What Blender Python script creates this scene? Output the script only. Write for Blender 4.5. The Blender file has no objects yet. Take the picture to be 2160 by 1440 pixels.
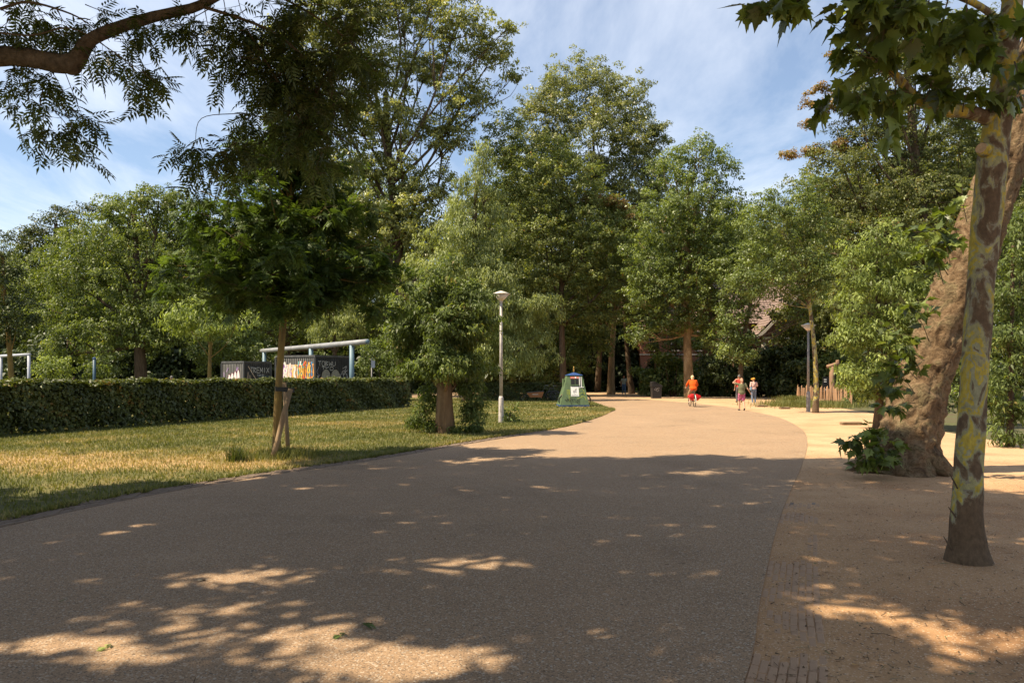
import bpy, bmesh, math, random
import numpy as np
from mathutils import Vector, Matrix, noise as mnoise

# ------------------------------------------------------------------ camera, sky, sun, exposure
R = math.radians
scene = bpy.context.scene
COL = scene.collection
F, HZ, CX, EYE = 1600.0, 792.0, 1080.0, 1.75        # focal length in photo pixels, horizon row, centre column, eye height
cam_d = bpy.data.cameras.new('camera'); cam = bpy.data.objects.new('camera', cam_d); COL.objects.link(cam)
cam.location = (0, 0, EYE); cam.rotation_euler = (R(90), 0, 0)
cam_d.sensor_width = 36; cam_d.lens = 36 * F / 2160; cam_d.shift_y = (HZ - 720) / 2160
cam_d.clip_start = 0.1; cam_d.clip_end = 3000
scene.camera = cam
SUN_EL = R(56); SUN_AZ = R(14)      # the sun stands left and a little behind the camera
wld = bpy.data.worlds.new('World'); scene.world = wld; wld.use_nodes = True
wn = wld.node_tree; wn.nodes.clear()
def wnode(t, **k):
    n = wn.nodes.new(t)
    for a, b in k.items(): setattr(n, a, b)
    return n
wo = wnode('ShaderNodeOutputWorld'); wb = wnode('ShaderNodeBackground')
sky = wnode('ShaderNodeTexSky', sky_type='NISHITA', sun_disc=False, sun_elevation=SUN_EL, sun_rotation=R(-90) - SUN_AZ)
sky.air_density = 1.0; sky.dust_density = 0.6; sky.ozone_density = 0.6
tc = wnode('ShaderNodeTexCoord'); sep = wnode('ShaderNodeSeparateXYZ')
wn.links.new(tc.outputs['Generated'], sep.inputs[0])
zz = wnode('ShaderNodeMath', operation='ADD'); zz.inputs[1].default_value = 0.12
wn.links.new(sep.outputs['Z'], zz.inputs[0])
dx = wnode('ShaderNodeMath', operation='DIVIDE'); dy = wnode('ShaderNodeMath', operation='DIVIDE')
wn.links.new(sep.outputs['X'], dx.inputs[0]); wn.links.new(zz.outputs[0], dx.inputs[1])
wn.links.new(sep.outputs['Y'], dy.inputs[0]); wn.links.new(zz.outputs[0], dy.inputs[1])
cmb = wnode('ShaderNodeCombineXYZ'); wn.links.new(dx.outputs[0], cmb.inputs[0]); wn.links.new(dy.outputs[0], cmb.inputs[1])
mp = wnode('ShaderNodeMapping'); mp.inputs['Rotation'].default_value = (0, 0, R(28)); mp.inputs['Scale'].default_value = (1.3, 0.55, 1)
wn.links.new(cmb.outputs[0], mp.inputs[0])
cn = wnode('ShaderNodeTexNoise'); cn.inputs['Scale'].default_value = 1.5; cn.inputs['Detail'].default_value = 9; cn.inputs['Roughness'].default_value = 0.6; cn.inputs['Distortion'].default_value = 0.35
wn.links.new(mp.outputs[0], cn.inputs['Vector'])
cr = wnode('ShaderNodeMapRange'); cr.inputs['From Min'].default_value = 0.40; cr.inputs['From Max'].default_value = 0.76; cr.inputs['To Max'].default_value = 0.82; cr.inputs['To Min'].default_value = 0.15
wn.links.new(cn.outputs['Fac'], cr.inputs['Value'])
cmix = wnode('ShaderNodeMix', data_type='RGBA'); cmix.inputs['B'].default_value = (7.6, 7.9, 8.5, 1)
hs = wnode('ShaderNodeHueSaturation'); hs.inputs['Saturation'].default_value = 1.18; wn.links.new(sky.outputs[0], hs.inputs['Color'])
wn.links.new(cr.outputs[0], cmix.inputs['Factor']); wn.links.new(hs.outputs[0], cmix.inputs['A'])
wn.links.new(cmix.outputs['Result'], wb.inputs['Color'])
wb.inputs['Strength'].default_value = 0.084
wn.links.new(wb.outputs[0], wo.inputs[0])
sun_d = bpy.data.lights.new('sun', 'SUN'); sun = bpy.data.objects.new('sun', sun_d); COL.objects.link(sun)
sun_d.energy = 5.0; sun_d.angle = R(0.53); sun_d.color = (1.0, 0.86, 0.64)
SDIR = Vector((-math.cos(SUN_EL) * math.cos(SUN_AZ), -math.cos(SUN_EL) * math.sin(SUN_AZ), math.sin(SUN_EL)))       # towards the sun
sun.rotation_euler = SDIR.to_track_quat('Z', 'Y').to_euler(); sun.location = (-30, 0, 40)
vs = scene.view_settings
vs.view_transform = 'Standard'; vs.look = 'None'; vs.gamma = 1; vs.use_curve_mapping = False; vs.exposure = 0.95
scene.cycles.max_bounces = 6; scene.cycles.transparent_max_bounces = 4
scene.cycles.diffuse_bounces = 3; scene.cycles.glossy_bounces = 2; scene.cycles.transmission_bounces = 3
SHK = 1 / math.tan(SUN_EL)      # metres a shadow runs to the right per metre of height

rng = np.random.default_rng(11)
random.seed(5)
def P(px, py, d):                       # photo pixel at distance d
    return Vector(((px - CX) / F * d, d, EYE + (HZ - py) / F * d))
def GP(px, py):                         # photo pixel on the ground
    d = F * EYE / (py - HZ)
    return Vector(((px - CX) / F * d, d, 0))
def GX(px, d): return Vector(((px - CX) / F * d, d, 0))

# ------------------------------------------------------------------ helpers
def tag(o, label=None, cat=None, group=None, kind=None):
    if label: o['label'] = label
    if cat: o['category'] = cat
    if group: o['group'] = group
    if kind: o['kind'] = kind
    return o
def link(o, parent=None):
    COL.objects.link(o)
    if parent is not None: o.parent = parent
    return o
def thing(name, label, cat, loc=(0, 0, 0), rz=0, group=None):
    o = bpy.data.objects.new(name, None); COL.objects.link(o)
    o.empty_display_size = 0.2
    o.location = loc; o.rotation_euler = (0, 0, rz)
    return tag(o, label, cat, group)
def np_mesh(name, V, Fc, mat, rnd=None, smooth=False):
    """V (n,3), Fc (m,k) equal sized faces"""
    me = bpy.data.meshes.new(name)
    V = np.ascontiguousarray(V, dtype=np.float32); Fc = np.ascontiguousarray(Fc, dtype=np.int32)
    m, k = Fc.shape
    me.vertices.add(len(V)); me.vertices.foreach_set('co', V.ravel())
    me.loops.add(m * k); me.loops.foreach_set('vertex_index', Fc.ravel())
    me.polygons.add(m); me.polygons.foreach_set('loop_start', np.arange(0, m * k, k, dtype=np.int32))
    try: me.polygons.foreach_set('loop_total', np.full(m, k, dtype=np.int32))
    except Exception: pass
    if smooth: me.polygons.foreach_set('use_smooth', np.ones(m, dtype=bool))
    if rnd is not None:
        a = me.attributes.new('rnd', 'FLOAT', 'FACE'); a.data.foreach_set('value', np.asarray(rnd, dtype=np.float32))
    me.update(calc_edges=True)
    if mat: me.materials.append(mat)
    return me
class MB:
    """collects simple shapes; build() links them as ONE mesh object"""
    def __init__(s): s.v = []; s.f = []
    def add(s, V, Fc):
        b = len(s.v); s.v += [tuple(p) for p in V]; s.f += [tuple(i + b for i in f) for f in Fc]; return s
    def box(s, c, size, rot=None):
        hx, hy, hz = size[0] / 2, size[1] / 2, size[2] / 2
        pts = [Vector((x, y, z)) for x in (-hx, hx) for y in (-hy, hy) for z in (-hz, hz)]
        if rot is not None: pts = [rot @ p for p in pts]
        c = Vector(c)
        return s.add([p + c for p in pts], [(0, 1, 3, 2), (4, 6, 7, 5), (0, 4, 5, 1), (2, 3, 7, 6), (0, 2, 6, 4), (1, 5, 7, 3)])
    def hexa(s, lo, hi):                # two quads (4 pts each) joined
        V = list(lo) + list(hi)
        return s.add(V, [(3, 2, 1, 0), (4, 5, 6, 7), (0, 1, 5, 4), (1, 2, 6, 5), (2, 3, 7, 6), (3, 0, 4, 7)])
    def tube(s, pts, rad, seg=8, cap=True, bump=None):
        pts = [Vector(p) for p in pts]
        if not hasattr(rad, '__len__'): rad = [rad] * len(pts)
        V = []; n = len(pts); up = None
        for i, p in enumerate(pts):
            t = (pts[min(i + 1, n - 1)] - pts[max(i - 1, 0)])
            t = t.normalized() if t.length > 1e-9 else Vector((0, 0, 1))
            if up is None:
                up = Vector((1, 0, 0)) if abs(t.x) < 0.9 else Vector((0, 1, 0))
            u = (up - t * up.dot(t)).normalized(); w = t.cross(u); up = u
            for j in range(seg):
                a = 2 * math.pi * j / seg
                dirv = u * math.cos(a) + w * math.sin(a)
                r = rad[i]
                if bump: r *= bump(p, dirv, i / (n - 1))
                V.append(p + dirv * r)
        Fc = [(i * seg + j, i * seg + (j + 1) % seg, (i + 1) * seg + (j + 1) % seg, (i + 1) * seg + j) for i in range(n - 1) for j in range(seg)]
        if cap: Fc += [tuple(range(seg - 1, -1, -1)), tuple((n - 1) * seg + j for j in range(seg))]
        return s.add(V, Fc)
    def lathe(s, prof, c=(0, 0, 0), seg=16):    # prof [(r,z)]
        c = Vector(c); V = []
        for r, z in prof:
            for j in range(seg):
                a = 2 * math.pi * j / seg; V.append(c + Vector((r * math.cos(a), r * math.sin(a), z)))
        n = len(prof)
        Fc = [(i * seg + j, i * seg + (j + 1) % seg, (i + 1) * seg + (j + 1) % seg, (i + 1) * seg + j) for i in range(n - 1) for j in range(seg)]
        Fc += [tuple(range(seg - 1, -1, -1)), tuple((n - 1) * seg + j for j in range(seg))]
        return s.add(V, Fc)
    def ell(s, c, r, seg=12, rings=8, rot=None):
        V = []; c = Vector(c); r = r if hasattr(r, '__len__') else (r, r, r)
        for i in range(rings + 1):
            ph = math.pi * (i + 0.02) / (rings + 0.04)
            for j in range(seg):
                a = 2 * math.pi * j / seg
                p = Vector((r[0] * math.sin(ph) * math.cos(a), r[1] * math.sin(ph) * math.sin(a), r[2] * math.cos(ph)))
                if rot is not None: p = rot @ p
                V.append(c + p)
        Fc = [(i * seg + j, (i + 1) * seg + j, (i + 1) * seg + (j + 1) % seg, i * seg + (j + 1) % seg) for i in range(rings) for j in range(seg)]
        Fc += [tuple(range(seg)), tuple(rings * seg + j for j in range(seg - 1, -1, -1))]
        return s.add(V, Fc)
    def torus(s, c, Rr, r, axis='x', seg=24, sub=6, a0=0, a1=2 * math.pi):
        c = Vector(c); pts = []
        full = abs(a1 - a0 - 2 * math.pi) < 1e-6
        n = seg if full else seg + 1
        V = []
        for i in range(n):
            a = a0 + (a1 - a0) * i / seg
            for j in range(sub):
                b = 2 * math.pi * j / sub; rr = Rr + r * math.cos(b); h = r * math.sin(b)
                p = {'x': (h, rr * math.cos(a), rr * math.sin(a)), 'y': (rr * math.cos(a), h, rr * math.sin(a)), 'z': (rr * math.cos(a), rr * math.sin(a), h)}[axis]
                V.append(c + Vector(p))
        Fc = [(i * sub + j, ((i + 1) % n) * sub + j, ((i + 1) % n) * sub + (j + 1) % sub, i * sub + (j + 1) % sub) for i in range(n if full else n - 1) for j in range(sub)]
        return s.add(V, Fc)
    def mesh(s, name, mat, smooth=False):
        me = bpy.data.meshes.new(name); me.from_pydata(s.v, [], s.f); me.update()
        if mat: me.materials.append(mat)
        if smooth: me.polygons.foreach_set('use_smooth', np.ones(len(me.polygons), dtype=bool))
        return me
    def build(s, name, mat, parent=None, smooth=False):
        return link(bpy.data.objects.new(name, s.mesh(name, mat, smooth)), parent)
def smooth_path(pts, n=6):              # Catmull-Rom through points
    pts = [Vector(p) for p in pts]; out = []
    for i in range(len(pts) - 1):
        p0 = pts[max(i - 1, 0)]; p1 = pts[i]; p2 = pts[i + 1]; p3 = pts[min(i + 2, len(pts) - 1)]
        for k in range(n):
            t = k / n
            out.append(0.5 * ((2 * p1) + (p2 - p0) * t + (2 * p0 - 5 * p1 + 4 * p2 - p3) * t * t + (3 * p1 - p0 - 3 * p2 + p3) * t ** 3))
    out.append(pts[-1]); return out
def lerp_list(vals, m):                 # resample a list of numbers to m entries
    return list(np.interp(np.linspace(0, len(vals) - 1, m), range(len(vals)), vals))

# ------------------------------------------------------------------ materials
MATS = {}
def mat(name, col=(0.5, 0.5, 0.5), rough=0.7, spec=0.3, metal=0.0, var=0.0, vscale=8.0, bump=0.0, bscale=40.0, coords='Object', stretch=None, col2=None, detail=4):
    if name in MATS: return MATS[name]
    m = bpy.data.materials.new(name); m.use_nodes = True; nt = m.node_tree
    b = nt.nodes['Principled BSDF']
    b.inputs['Roughness'].default_value = rough; b.inputs['Specular IOR Level'].default_value = spec; b.inputs['Metallic'].default_value = metal
    b.inputs['Base Color'].default_value = (*col, 1)
    if var > 0 or bump > 0 or col2:
        t = nt.nodes.new('ShaderNodeTexCoord'); mpg = nt.nodes.new('ShaderNodeMapping')
        if stretch: mpg.inputs['Scale'].default_value = stretch
        nt.links.new(t.outputs[coords], mpg.inputs[0])
        if var > 0 or col2:
            n = nt.nodes.new('ShaderNodeTexNoise'); n.inputs['Scale'].default_value = vscale; n.inputs['Detail'].default_value = detail; n.inputs['Roughness'].default_value = 0.65
            nt.links.new(mpg.outputs[0], n.inputs['Vector'])
            r = nt.nodes.new('ShaderNodeValToRGB'); r.color_ramp.elements[0].position = 0.3; r.color_ramp.elements[1].position = 0.7
            c2 = col2 or tuple(min(1, c * (1 + var)) for c in col); c1 = col if col2 else tuple(c * (1 - var) for c in col)
            r.color_ramp.elements[0].color = (*c1, 1); r.color_ramp.elements[1].color = (*c2, 1)
            nt.links.new(n.outputs['Fac'], r.inputs[0]); nt.links.new(r.outputs[0], b.inputs['Base Color'])
        if bump > 0:
            n2 = nt.nodes.new('ShaderNodeTexNoise'); n2.inputs['Scale'].default_value = bscale; n2.inputs['Detail'].default_value = 6
            nt.links.new(mpg.outputs[0], n2.inputs['Vector'])
            bp = nt.nodes.new('ShaderNodeBump'); bp.inputs['Strength'].default_value = bump; bp.inputs['Distance'].default_value = 0.02
            nt.links.new(n2.outputs['Fac'], bp.inputs['Height']); nt.links.new(bp.outputs[0], b.inputs['Normal'])
    MATS[name] = m; return m
def leafmat(name, stops, trans=0.32, rough=0.48, spec=0.35, tcol=(1.18, 1.18, 0.36)):
    """stops: [(pos, colour)] read by each leaf's own random number"""
    m = bpy.data.materials.new(name); m.use_nodes = True; nt = m.node_tree
    b = nt.nodes['Principled BSDF']; out = nt.nodes['Material Output']
    a = nt.nodes.new('ShaderNodeAttribute'); a.attribute_name = 'rnd'
    r = nt.nodes.new('ShaderNodeValToRGB'); els = r.color_ramp.elements
    while len(els) < len(stops): els.new(0.5)
    for e, (p, c) in zip(els, stops): e.position = p; e.color = (*c, 1)
    nt.links.new(a.outputs['Fac'], r.inputs[0]); nt.links.new(r.outputs[0], b.inputs['Base Color'])
    b.inputs['Roughness'].default_value = rough; b.inputs['Specular IOR Level'].default_value = spec
    tr = nt.nodes.new('ShaderNodeBsdfTranslucent'); mc = nt.nodes.new('ShaderNodeMix'); mc.data_type = 'RGBA'; mc.blend_type = 'MULTIPLY'
    mc.inputs['Factor'].default_value = 1; mc.inputs['B'].default_value = (*tcol, 1)
    nt.links.new(r.outputs[0], mc.inputs['A']); nt.links.new(mc.outputs['Result'], tr.inputs['Color'])
    ms = nt.nodes.new('ShaderNodeMixShader'); ms.inputs[0].default_value = trans
    nt.links.new(b.outputs[0], ms.inputs[1]); nt.links.new(tr.outputs[0], ms.inputs[2]); nt.links.new(ms.outputs[0], out.inputs['Surface'])
    return m
def lm(base, accent=None, acc=0.0, **k):
    base = (base[0] * 1.07, base[1], base[2] * 1.05); d = tuple(c * 0.5 for c in base); l = (base[0] * 1.95, base[1] * 1.8, base[2] * 2.0)
    st = [(0.0, d), (0.55, base), (0.9 - acc * 0.5, l)]
    if accent: st += [(1 - acc, accent), (1.0, accent)]
    return st
LM = {
    'poplar': leafmat('leaf_poplar', lm((0.235, 0.275, 0.095), (0.44, 0.32, 0.09), 0.05), trans=0.42, spec=0.5, rough=0.42),
    'round': leafmat('leaf_lime', lm((0.190, 0.225, 0.085), (0.34, 0.27, 0.10), 0.05), trans=0.4, spec=0.5, rough=0.42),
    'maple': leafmat('leaf_maple', lm((0.160, 0.205, 0.058), (0.44, 0.25, 0.04), 0.04), trans=0.42),
    'weep': leafmat('leaf_weeping', lm((0.245, 0.305, 0.11)), trans=0.42),
    'plane': leafmat('leaf_plane', lm((0.142, 0.198, 0.054)), trans=0.42, spec=0.45, rough=0.42),
    'robinia': leafmat('leaf_robinia', lm((0.128, 0.178, 0.046), (0.30, 0.26, 0.06), 0.03), trans=0.42),
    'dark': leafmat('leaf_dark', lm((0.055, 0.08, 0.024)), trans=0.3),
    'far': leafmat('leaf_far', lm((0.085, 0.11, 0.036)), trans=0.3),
    'ash': leafmat('leaf_ash', lm((0.085, 0.118, 0.030)), trans=0.42, spec=0.45, rough=0.4),
    'sapling': leafmat('leaf_sapling', lm((0.072, 0.122, 0.028)), trans=0.38, spec=0.25, rough=0.5),
    'elm': leafmat('leaf_elm', lm((0.115, 0.165, 0.046), (0.30, 0.24, 0.08), 0.05), trans=0.44, spec=0.3, rough=0.48),
    'hedge': leafmat('leaf_hedge', lm((0.085, 0.11, 0.028), (0.30, 0.16, 0.04), 0.035), trans=0.28, spec=0.45),
    'light': leafmat('leaf_light', lm((0.20, 0.27, 0.07)), trans=0.42),
    'chestnut': leafmat('leaf_chestnut', lm((0.140, 0.172, 0.058), (0.32, 0.20, 0.06), 0.07), trans=0.46),
    'brown': leafmat('leaf_browning', lm((0.24, 0.165, 0.055), (0.20, 0.19, 0.06), 0.3), trans=0.35),
    'bigplane': leafmat('leaf_big_plane', lm((0.115, 0.165, 0.036)), trans=0.42, spec=0.5, rough=0.4),
    'grass': leafmat('grass_blade', [(0, (0.11, 0.122, 0.034)), (0.45, (0.165, 0.172, 0.055)), (0.72, (0.29, 0.245, 0.10)), (1, (0.40, 0.31, 0.15))], trans=0.3, rough=0.6, spec=0.2),
}
def plane_bark(name, scale, stops, bump=0.5, zs=0.45, foot=0.0):
    m = bpy.data.materials.new(name); m.use_nodes = True; nt = m.node_tree; b = nt.nodes['Principled BSDF']
    t = nt.nodes.new('ShaderNodeTexCoord'); mg = nt.nodes.new('ShaderNodeMapping'); mg.inputs['Scale'].default_value = (1, 1, zs)
    nt.links.new(t.outputs['Object'], mg.inputs[0])
    n = nt.nodes.new('ShaderNodeTexNoise'); n.inputs['Scale'].default_value = scale; n.inputs['Detail'].default_value = 5; n.inputs['Roughness'].default_value = 0.55; n.inputs['Distortion'].default_value = 0.6
    nt.links.new(mg.outputs[0], n.inputs['Vector'])
    r = nt.nodes.new('ShaderNodeValToRGB'); r.color_ramp.interpolation = 'CONSTANT'; els = r.color_ramp.elements
    while len(els) < len(stops): els.new(0.5)
    for e, (p, c) in zip(els, stops): e.position = p; e.color = (*c, 1)
    if foot:                            # older brown bark persists round the foot
        sz = nt.nodes.new('ShaderNodeSeparateXYZ'); nt.links.new(t.outputs['Object'], sz.inputs[0])
        fr_ = nt.nodes.new('ShaderNodeMapRange'); fr_.inputs['From Min'].default_value = 0.1; fr_.inputs['From Max'].default_value = foot; fr_.inputs['To Min'].default_value = -0.22; fr_.inputs['To Max'].default_value = 0.0
        nt.links.new(sz.outputs['Z'], fr_.inputs['Value']); af = nt.nodes.new('ShaderNodeMath'); af.operation = 'ADD'
        nt.links.new(n.outputs['Fac'], af.inputs[0]); nt.links.new(fr_.outputs[0], af.inputs[1]); nt.links.new(af.outputs[0], r.inputs[0])
    else: nt.links.new(n.outputs['Fac'], r.inputs[0])
    n2 = nt.nodes.new('ShaderNodeTexNoise'); n2.inputs['Scale'].default_value = 26; n2.inputs['Detail'].default_value = 8; n2.inputs['Roughness'].default_value = 0.7
    nt.links.new(mg.outputs[0], n2.inputs['Vector'])
    mr = nt.nodes.new('ShaderNodeMapRange'); mr.inputs['From Min'].default_value = 0.3; mr.inputs['From Max'].default_value = 0.7; mr.inputs['To Min'].default_value = 0.62; mr.inputs['To Max'].default_value = 1.25
    nt.links.new(n2.outputs['Fac'], mr.inputs['Value'])
    mx = nt.nodes.new('ShaderNodeVectorMath'); mx.operation = 'SCALE'; nt.links.new(r.outputs[0], mx.inputs[0]); nt.links.new(mr.outputs[0], mx.inputs['Scale'])
    nt.links.new(mx.outputs[0], b.inputs['Base Color'])
    ad = nt.nodes.new('ShaderNodeMath'); ad.operation = 'MULTIPLY_ADD'; ad.inputs[1].default_value = 0.5
    nt.links.new(n2.outputs['Fac'], ad.inputs[0]); nt.links.new(n.outputs['Fac'], ad.inputs[2])
    bp = nt.nodes.new('ShaderNodeBump'); bp.inputs['Strength'].default_value = bump; bp.inputs['Distance'].default_value = 0.06
    nt.links.new(ad.outputs[0], bp.inputs['Height']); nt.links.new(bp.outputs[0], b.inputs['Normal'])
    b.inputs['Roughness'].default_value = 0.85; b.inputs['Specular IOR Level'].default_value = 0.15
    return m
BARK_THIN = plane_bark('bark_young_plane', 5.2, [(0, (0.13, 0.085, 0.05)), (0.42, (0.17, 0.12, 0.07)), (0.45, (0.25, 0.22, 0.15)), (0.48, (0.33, 0.30, 0.145)), (0.525, (0.45, 0.34, 0.06)), (0.585, (0.31, 0.29, 0.17)), (0.66, (0.16, 0.115, 0.07))], zs=0.6, foot=0.9)
BARK_OLD = plane_bark('bark_old_plane', 4.2, [(0, (0.085, 0.05, 0.026)), (0.37, (0.135, 0.084, 0.044)), (0.44, (0.175, 0.113, 0.062)), (0.50, (0.22, 0.15, 0.085)), (0.545, (0.155, 0.108, 0.058)), (0.60, (0.20, 0.15, 0.08)), (0.66, (0.11, 0.072, 0.038))], bump=1.0, zs=0.9)
BARK_PLANE_FAR = plane_bark('bark_far_plane', 1.4, [(0, (0.20, 0.135, 0.07)), (0.45, (0.28, 0.19, 0.10)), (0.55, (0.36, 0.26, 0.15)), (0.66, (0.22, 0.15, 0.08))])
BARK = mat('bark', (0.10, 0.07, 0.045), 0.9, 0.1, var=0.45, vscale=9, bump=0.9, bscale=14, stretch=(1, 1, 0.22))
BARK_ASH = mat('bark_ash', (0.115, 0.085, 0.06), 0.9, 0.1, var=0.5, vscale=12, bump=0.9, bscale=30, stretch=(1, 1, 1))
BARK_SAP = mat('bark_sapling', (0.15, 0.105, 0.05), 0.9, 0.1, col2=(0.27, 0.19, 0.06), vscale=9, bump=0.6, bscale=30, stretch=(1, 1, 0.3))
TWIG = mat('twig', (0.11, 0.08, 0.05), 0.9, 0.1)

# ------------------------------------------------------------------ foliage generators (numpy)
def nrm(a): return a / np.maximum(np.linalg.norm(a, axis=1, keepdims=True), 1e-9)
def rand_unit(n): return nrm(rng.normal(size=(n, 3)))
def leaf_quads(pos, out, L, wr=0.55, up=0.5, rnd_n=0.95, droop=0.25, fold=0.12):
    """one four-cornered leaf at every position; out = outward directions"""
    n = len(pos)
    nor = nrm(out * 0.8 + np.array([0, 0, up]) + rand_unit(n) * rnd_n)
    d = rand_unit(n) + out * 0.7 + np.array([0, 0, -droop * 2])
    d = nrm(d - nor * np.sum(d * nor, axis=1, keepdims=True))
    s = np.cross(nor, d)
    l = (L * rng.uniform(0.65, 1.3, n))[:, None]; w = l * wr * 0.5
    V = np.empty((n, 4, 3))
    V[:, 0] = pos - d * l * 0.5
    mid = pos - d * l * 0.06
    V[:, 1] = mid + s * w + nor * l * fold
    V[:, 2] = pos + d * l * 0.5 - np.array([0, 0, 1]) * l * droop * 0.5
    V[:, 3] = mid - s * w + nor * l * fold
    return V
def quads_mesh(name, V, m, rnd):
    n = len(V)
    return np_mesh(name, V.reshape(-1, 3), np.arange(n * 4).reshape(n, 4), m, rnd)
def lobes_clumps(lobes, spacing, inner=0.72, back=0.55, cut=0.62, flat_bottom=True):
    """clump centres over the surfaces of the ellipsoid lobes"""
    C = []; O = []
    for i, (c, r) in enumerate(lobes):
        c = np.array(c); r = np.array(r)
        area = 4 * math.pi * ((r[0] * r[1]) ** 1.6 / 3 + (r[0] * r[2]) ** 1.6 / 3 + (r[1] * r[2]) ** 1.6 / 3) ** (1 / 1.6)
        n = max(6, int(area / spacing ** 2))
        u = rand_unit(n)
        keep = (u[:, 1] < 0.15) | (rng.random(n) < back)
        if flat_bottom: keep &= (u[:, 2] > -0.55) | (rng.random(n) < 0.5)
        u = u[keep]; f = rng.uniform(inner, 1.06, len(u))[:, None]
        # uneven outline: the radius swells and shrinks over the lobe
        wob = 1 + 0.16 * np.sin(u[:, :1] * 7 + i * 1.7) * np.cos(u[:, 2:] * 6 + i) + 0.07 * rng.normal(size=(len(u), 1))
        p = c + u * r * f * wob
        p = p + r * 0.16 * np.sin(p[:, [1, 2, 0]] * 2.3 + i) + r * rng.normal(0, .07, p.shape)
        ok = np.ones(len(p), bool)
        for j, (c2, r2) in enumerate(lobes):
            if j != i: ok &= np.linalg.norm((p - np.array(c2)) / np.array(r2), axis=1) > cut
        C.append(p[ok]); O.append(nrm(u[ok] / r))
    return np.concatenate(C), np.concatenate(O)
def clump_leaves(C, O, per, rad, flat=0.6, jitter=0.5):
    n = len(C)
    sz = rng.uniform(0.6, 1.35, n)
    idx = np.repeat(np.arange(n), np.maximum(3, (per * sz ** 2).astype(int)))
    off = rand_unit(len(idx)) * (rng.random((len(idx), 1)) ** 0.45)
    off[:, 2] *= flat
    pos = C[idx] + off * (rad * sz[idx])[:, None]
    out = nrm(O[idx] * 0.7 + off * 0.9)
    cr_ = rng.random(n)
    rnd = np.clip(cr_[idx] * 0.45 + rng.random(len(idx)) * 0.55, 0, 1)
    return pos, out, rnd, idx
def branch_set(root, base, lobes, r0, trunk_top, bark, lean=None, seg=10, twigs=None, trunk_name='trunk', flare=1.35, limb_sub=3, tmin=0.30):
    """tapered trunk and limbs reaching into every lobe"""
    base = Vector(base); top = Vector(trunk_top)
    pts = []; n = 9
    side = Vector((random.uniform(-1, 1), random.uniform(-1, 1), 0)) * 0.02 * (top - base).length
    for i in range(n):
        t = i / (n - 1); p = base.lerp(top, t) + side * math.sin(t * math.pi * 1.6)
        pts.append(p)
    rad = [r0 * (flare if i == 0 else 1.08 if i == 1 else 1) * (1 - 0.62 * i / (n - 1)) for i in range(n)]
    mb = MB(); mb.tube(smooth_path(pts, 3), lerp_list(rad, 3 * (n - 1) + 1), seg)
    mb.build(trunk_name, bark, root, True)
    H = (top - base).length
    for (c, r) in lobes:
        c = Vector(c); hgt = (c.z - base.z) / max(H, 0.1)
        t = min(0.97, max(tmin, hgt * 0.62))
        s = base.lerp(top, t) + side * math.sin(t * math.pi * 1.6)
        L = (c - s).length
        mid = s.lerp(c, 0.5) + Vector((random.uniform(-.12, .12), random.uniform(-.12, .12), -0.06 + random.uniform(-.05, .05))) * L
        rr = r0 * (1 - 0.62 * t) * 0.55 * min(1, .3 + .35 * max(r))
        mb = MB(); path = smooth_path([s, mid, c], 5)
        mb.tube(path, [rr * (1 - 0.75 * i / (len(path) - 1)) for i in range(len(path))], 6, False)
        for k in range(limb_sub * 2):
            u = Vector((random.gauss(0, 1), random.gauss(0, 1), random.gauss(0.2, 0.8))).normalized()
            e = c + Vector((u.x * r[0], u.y * r[1], u.z * r[2])) * 0.9
            q = path[random.randint(len(path) // 2, len(path) - 1)]
            m2 = q.lerp(e, 0.5) + Vector((random.uniform(-.15, .15), random.uniform(-.15, .15), random.uniform(-.1, .15))) * (e - q).length
            pp = smooth_path([q, m2, e], 3)
            mb.tube(pp, [rr * 0.38 * (1 - 0.85 * i / (len(pp) - 1)) for i in range(len(pp))], 4, False)
        mb.build('limb', bark, root, True)
LEAFCOUNT = [0]
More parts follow.
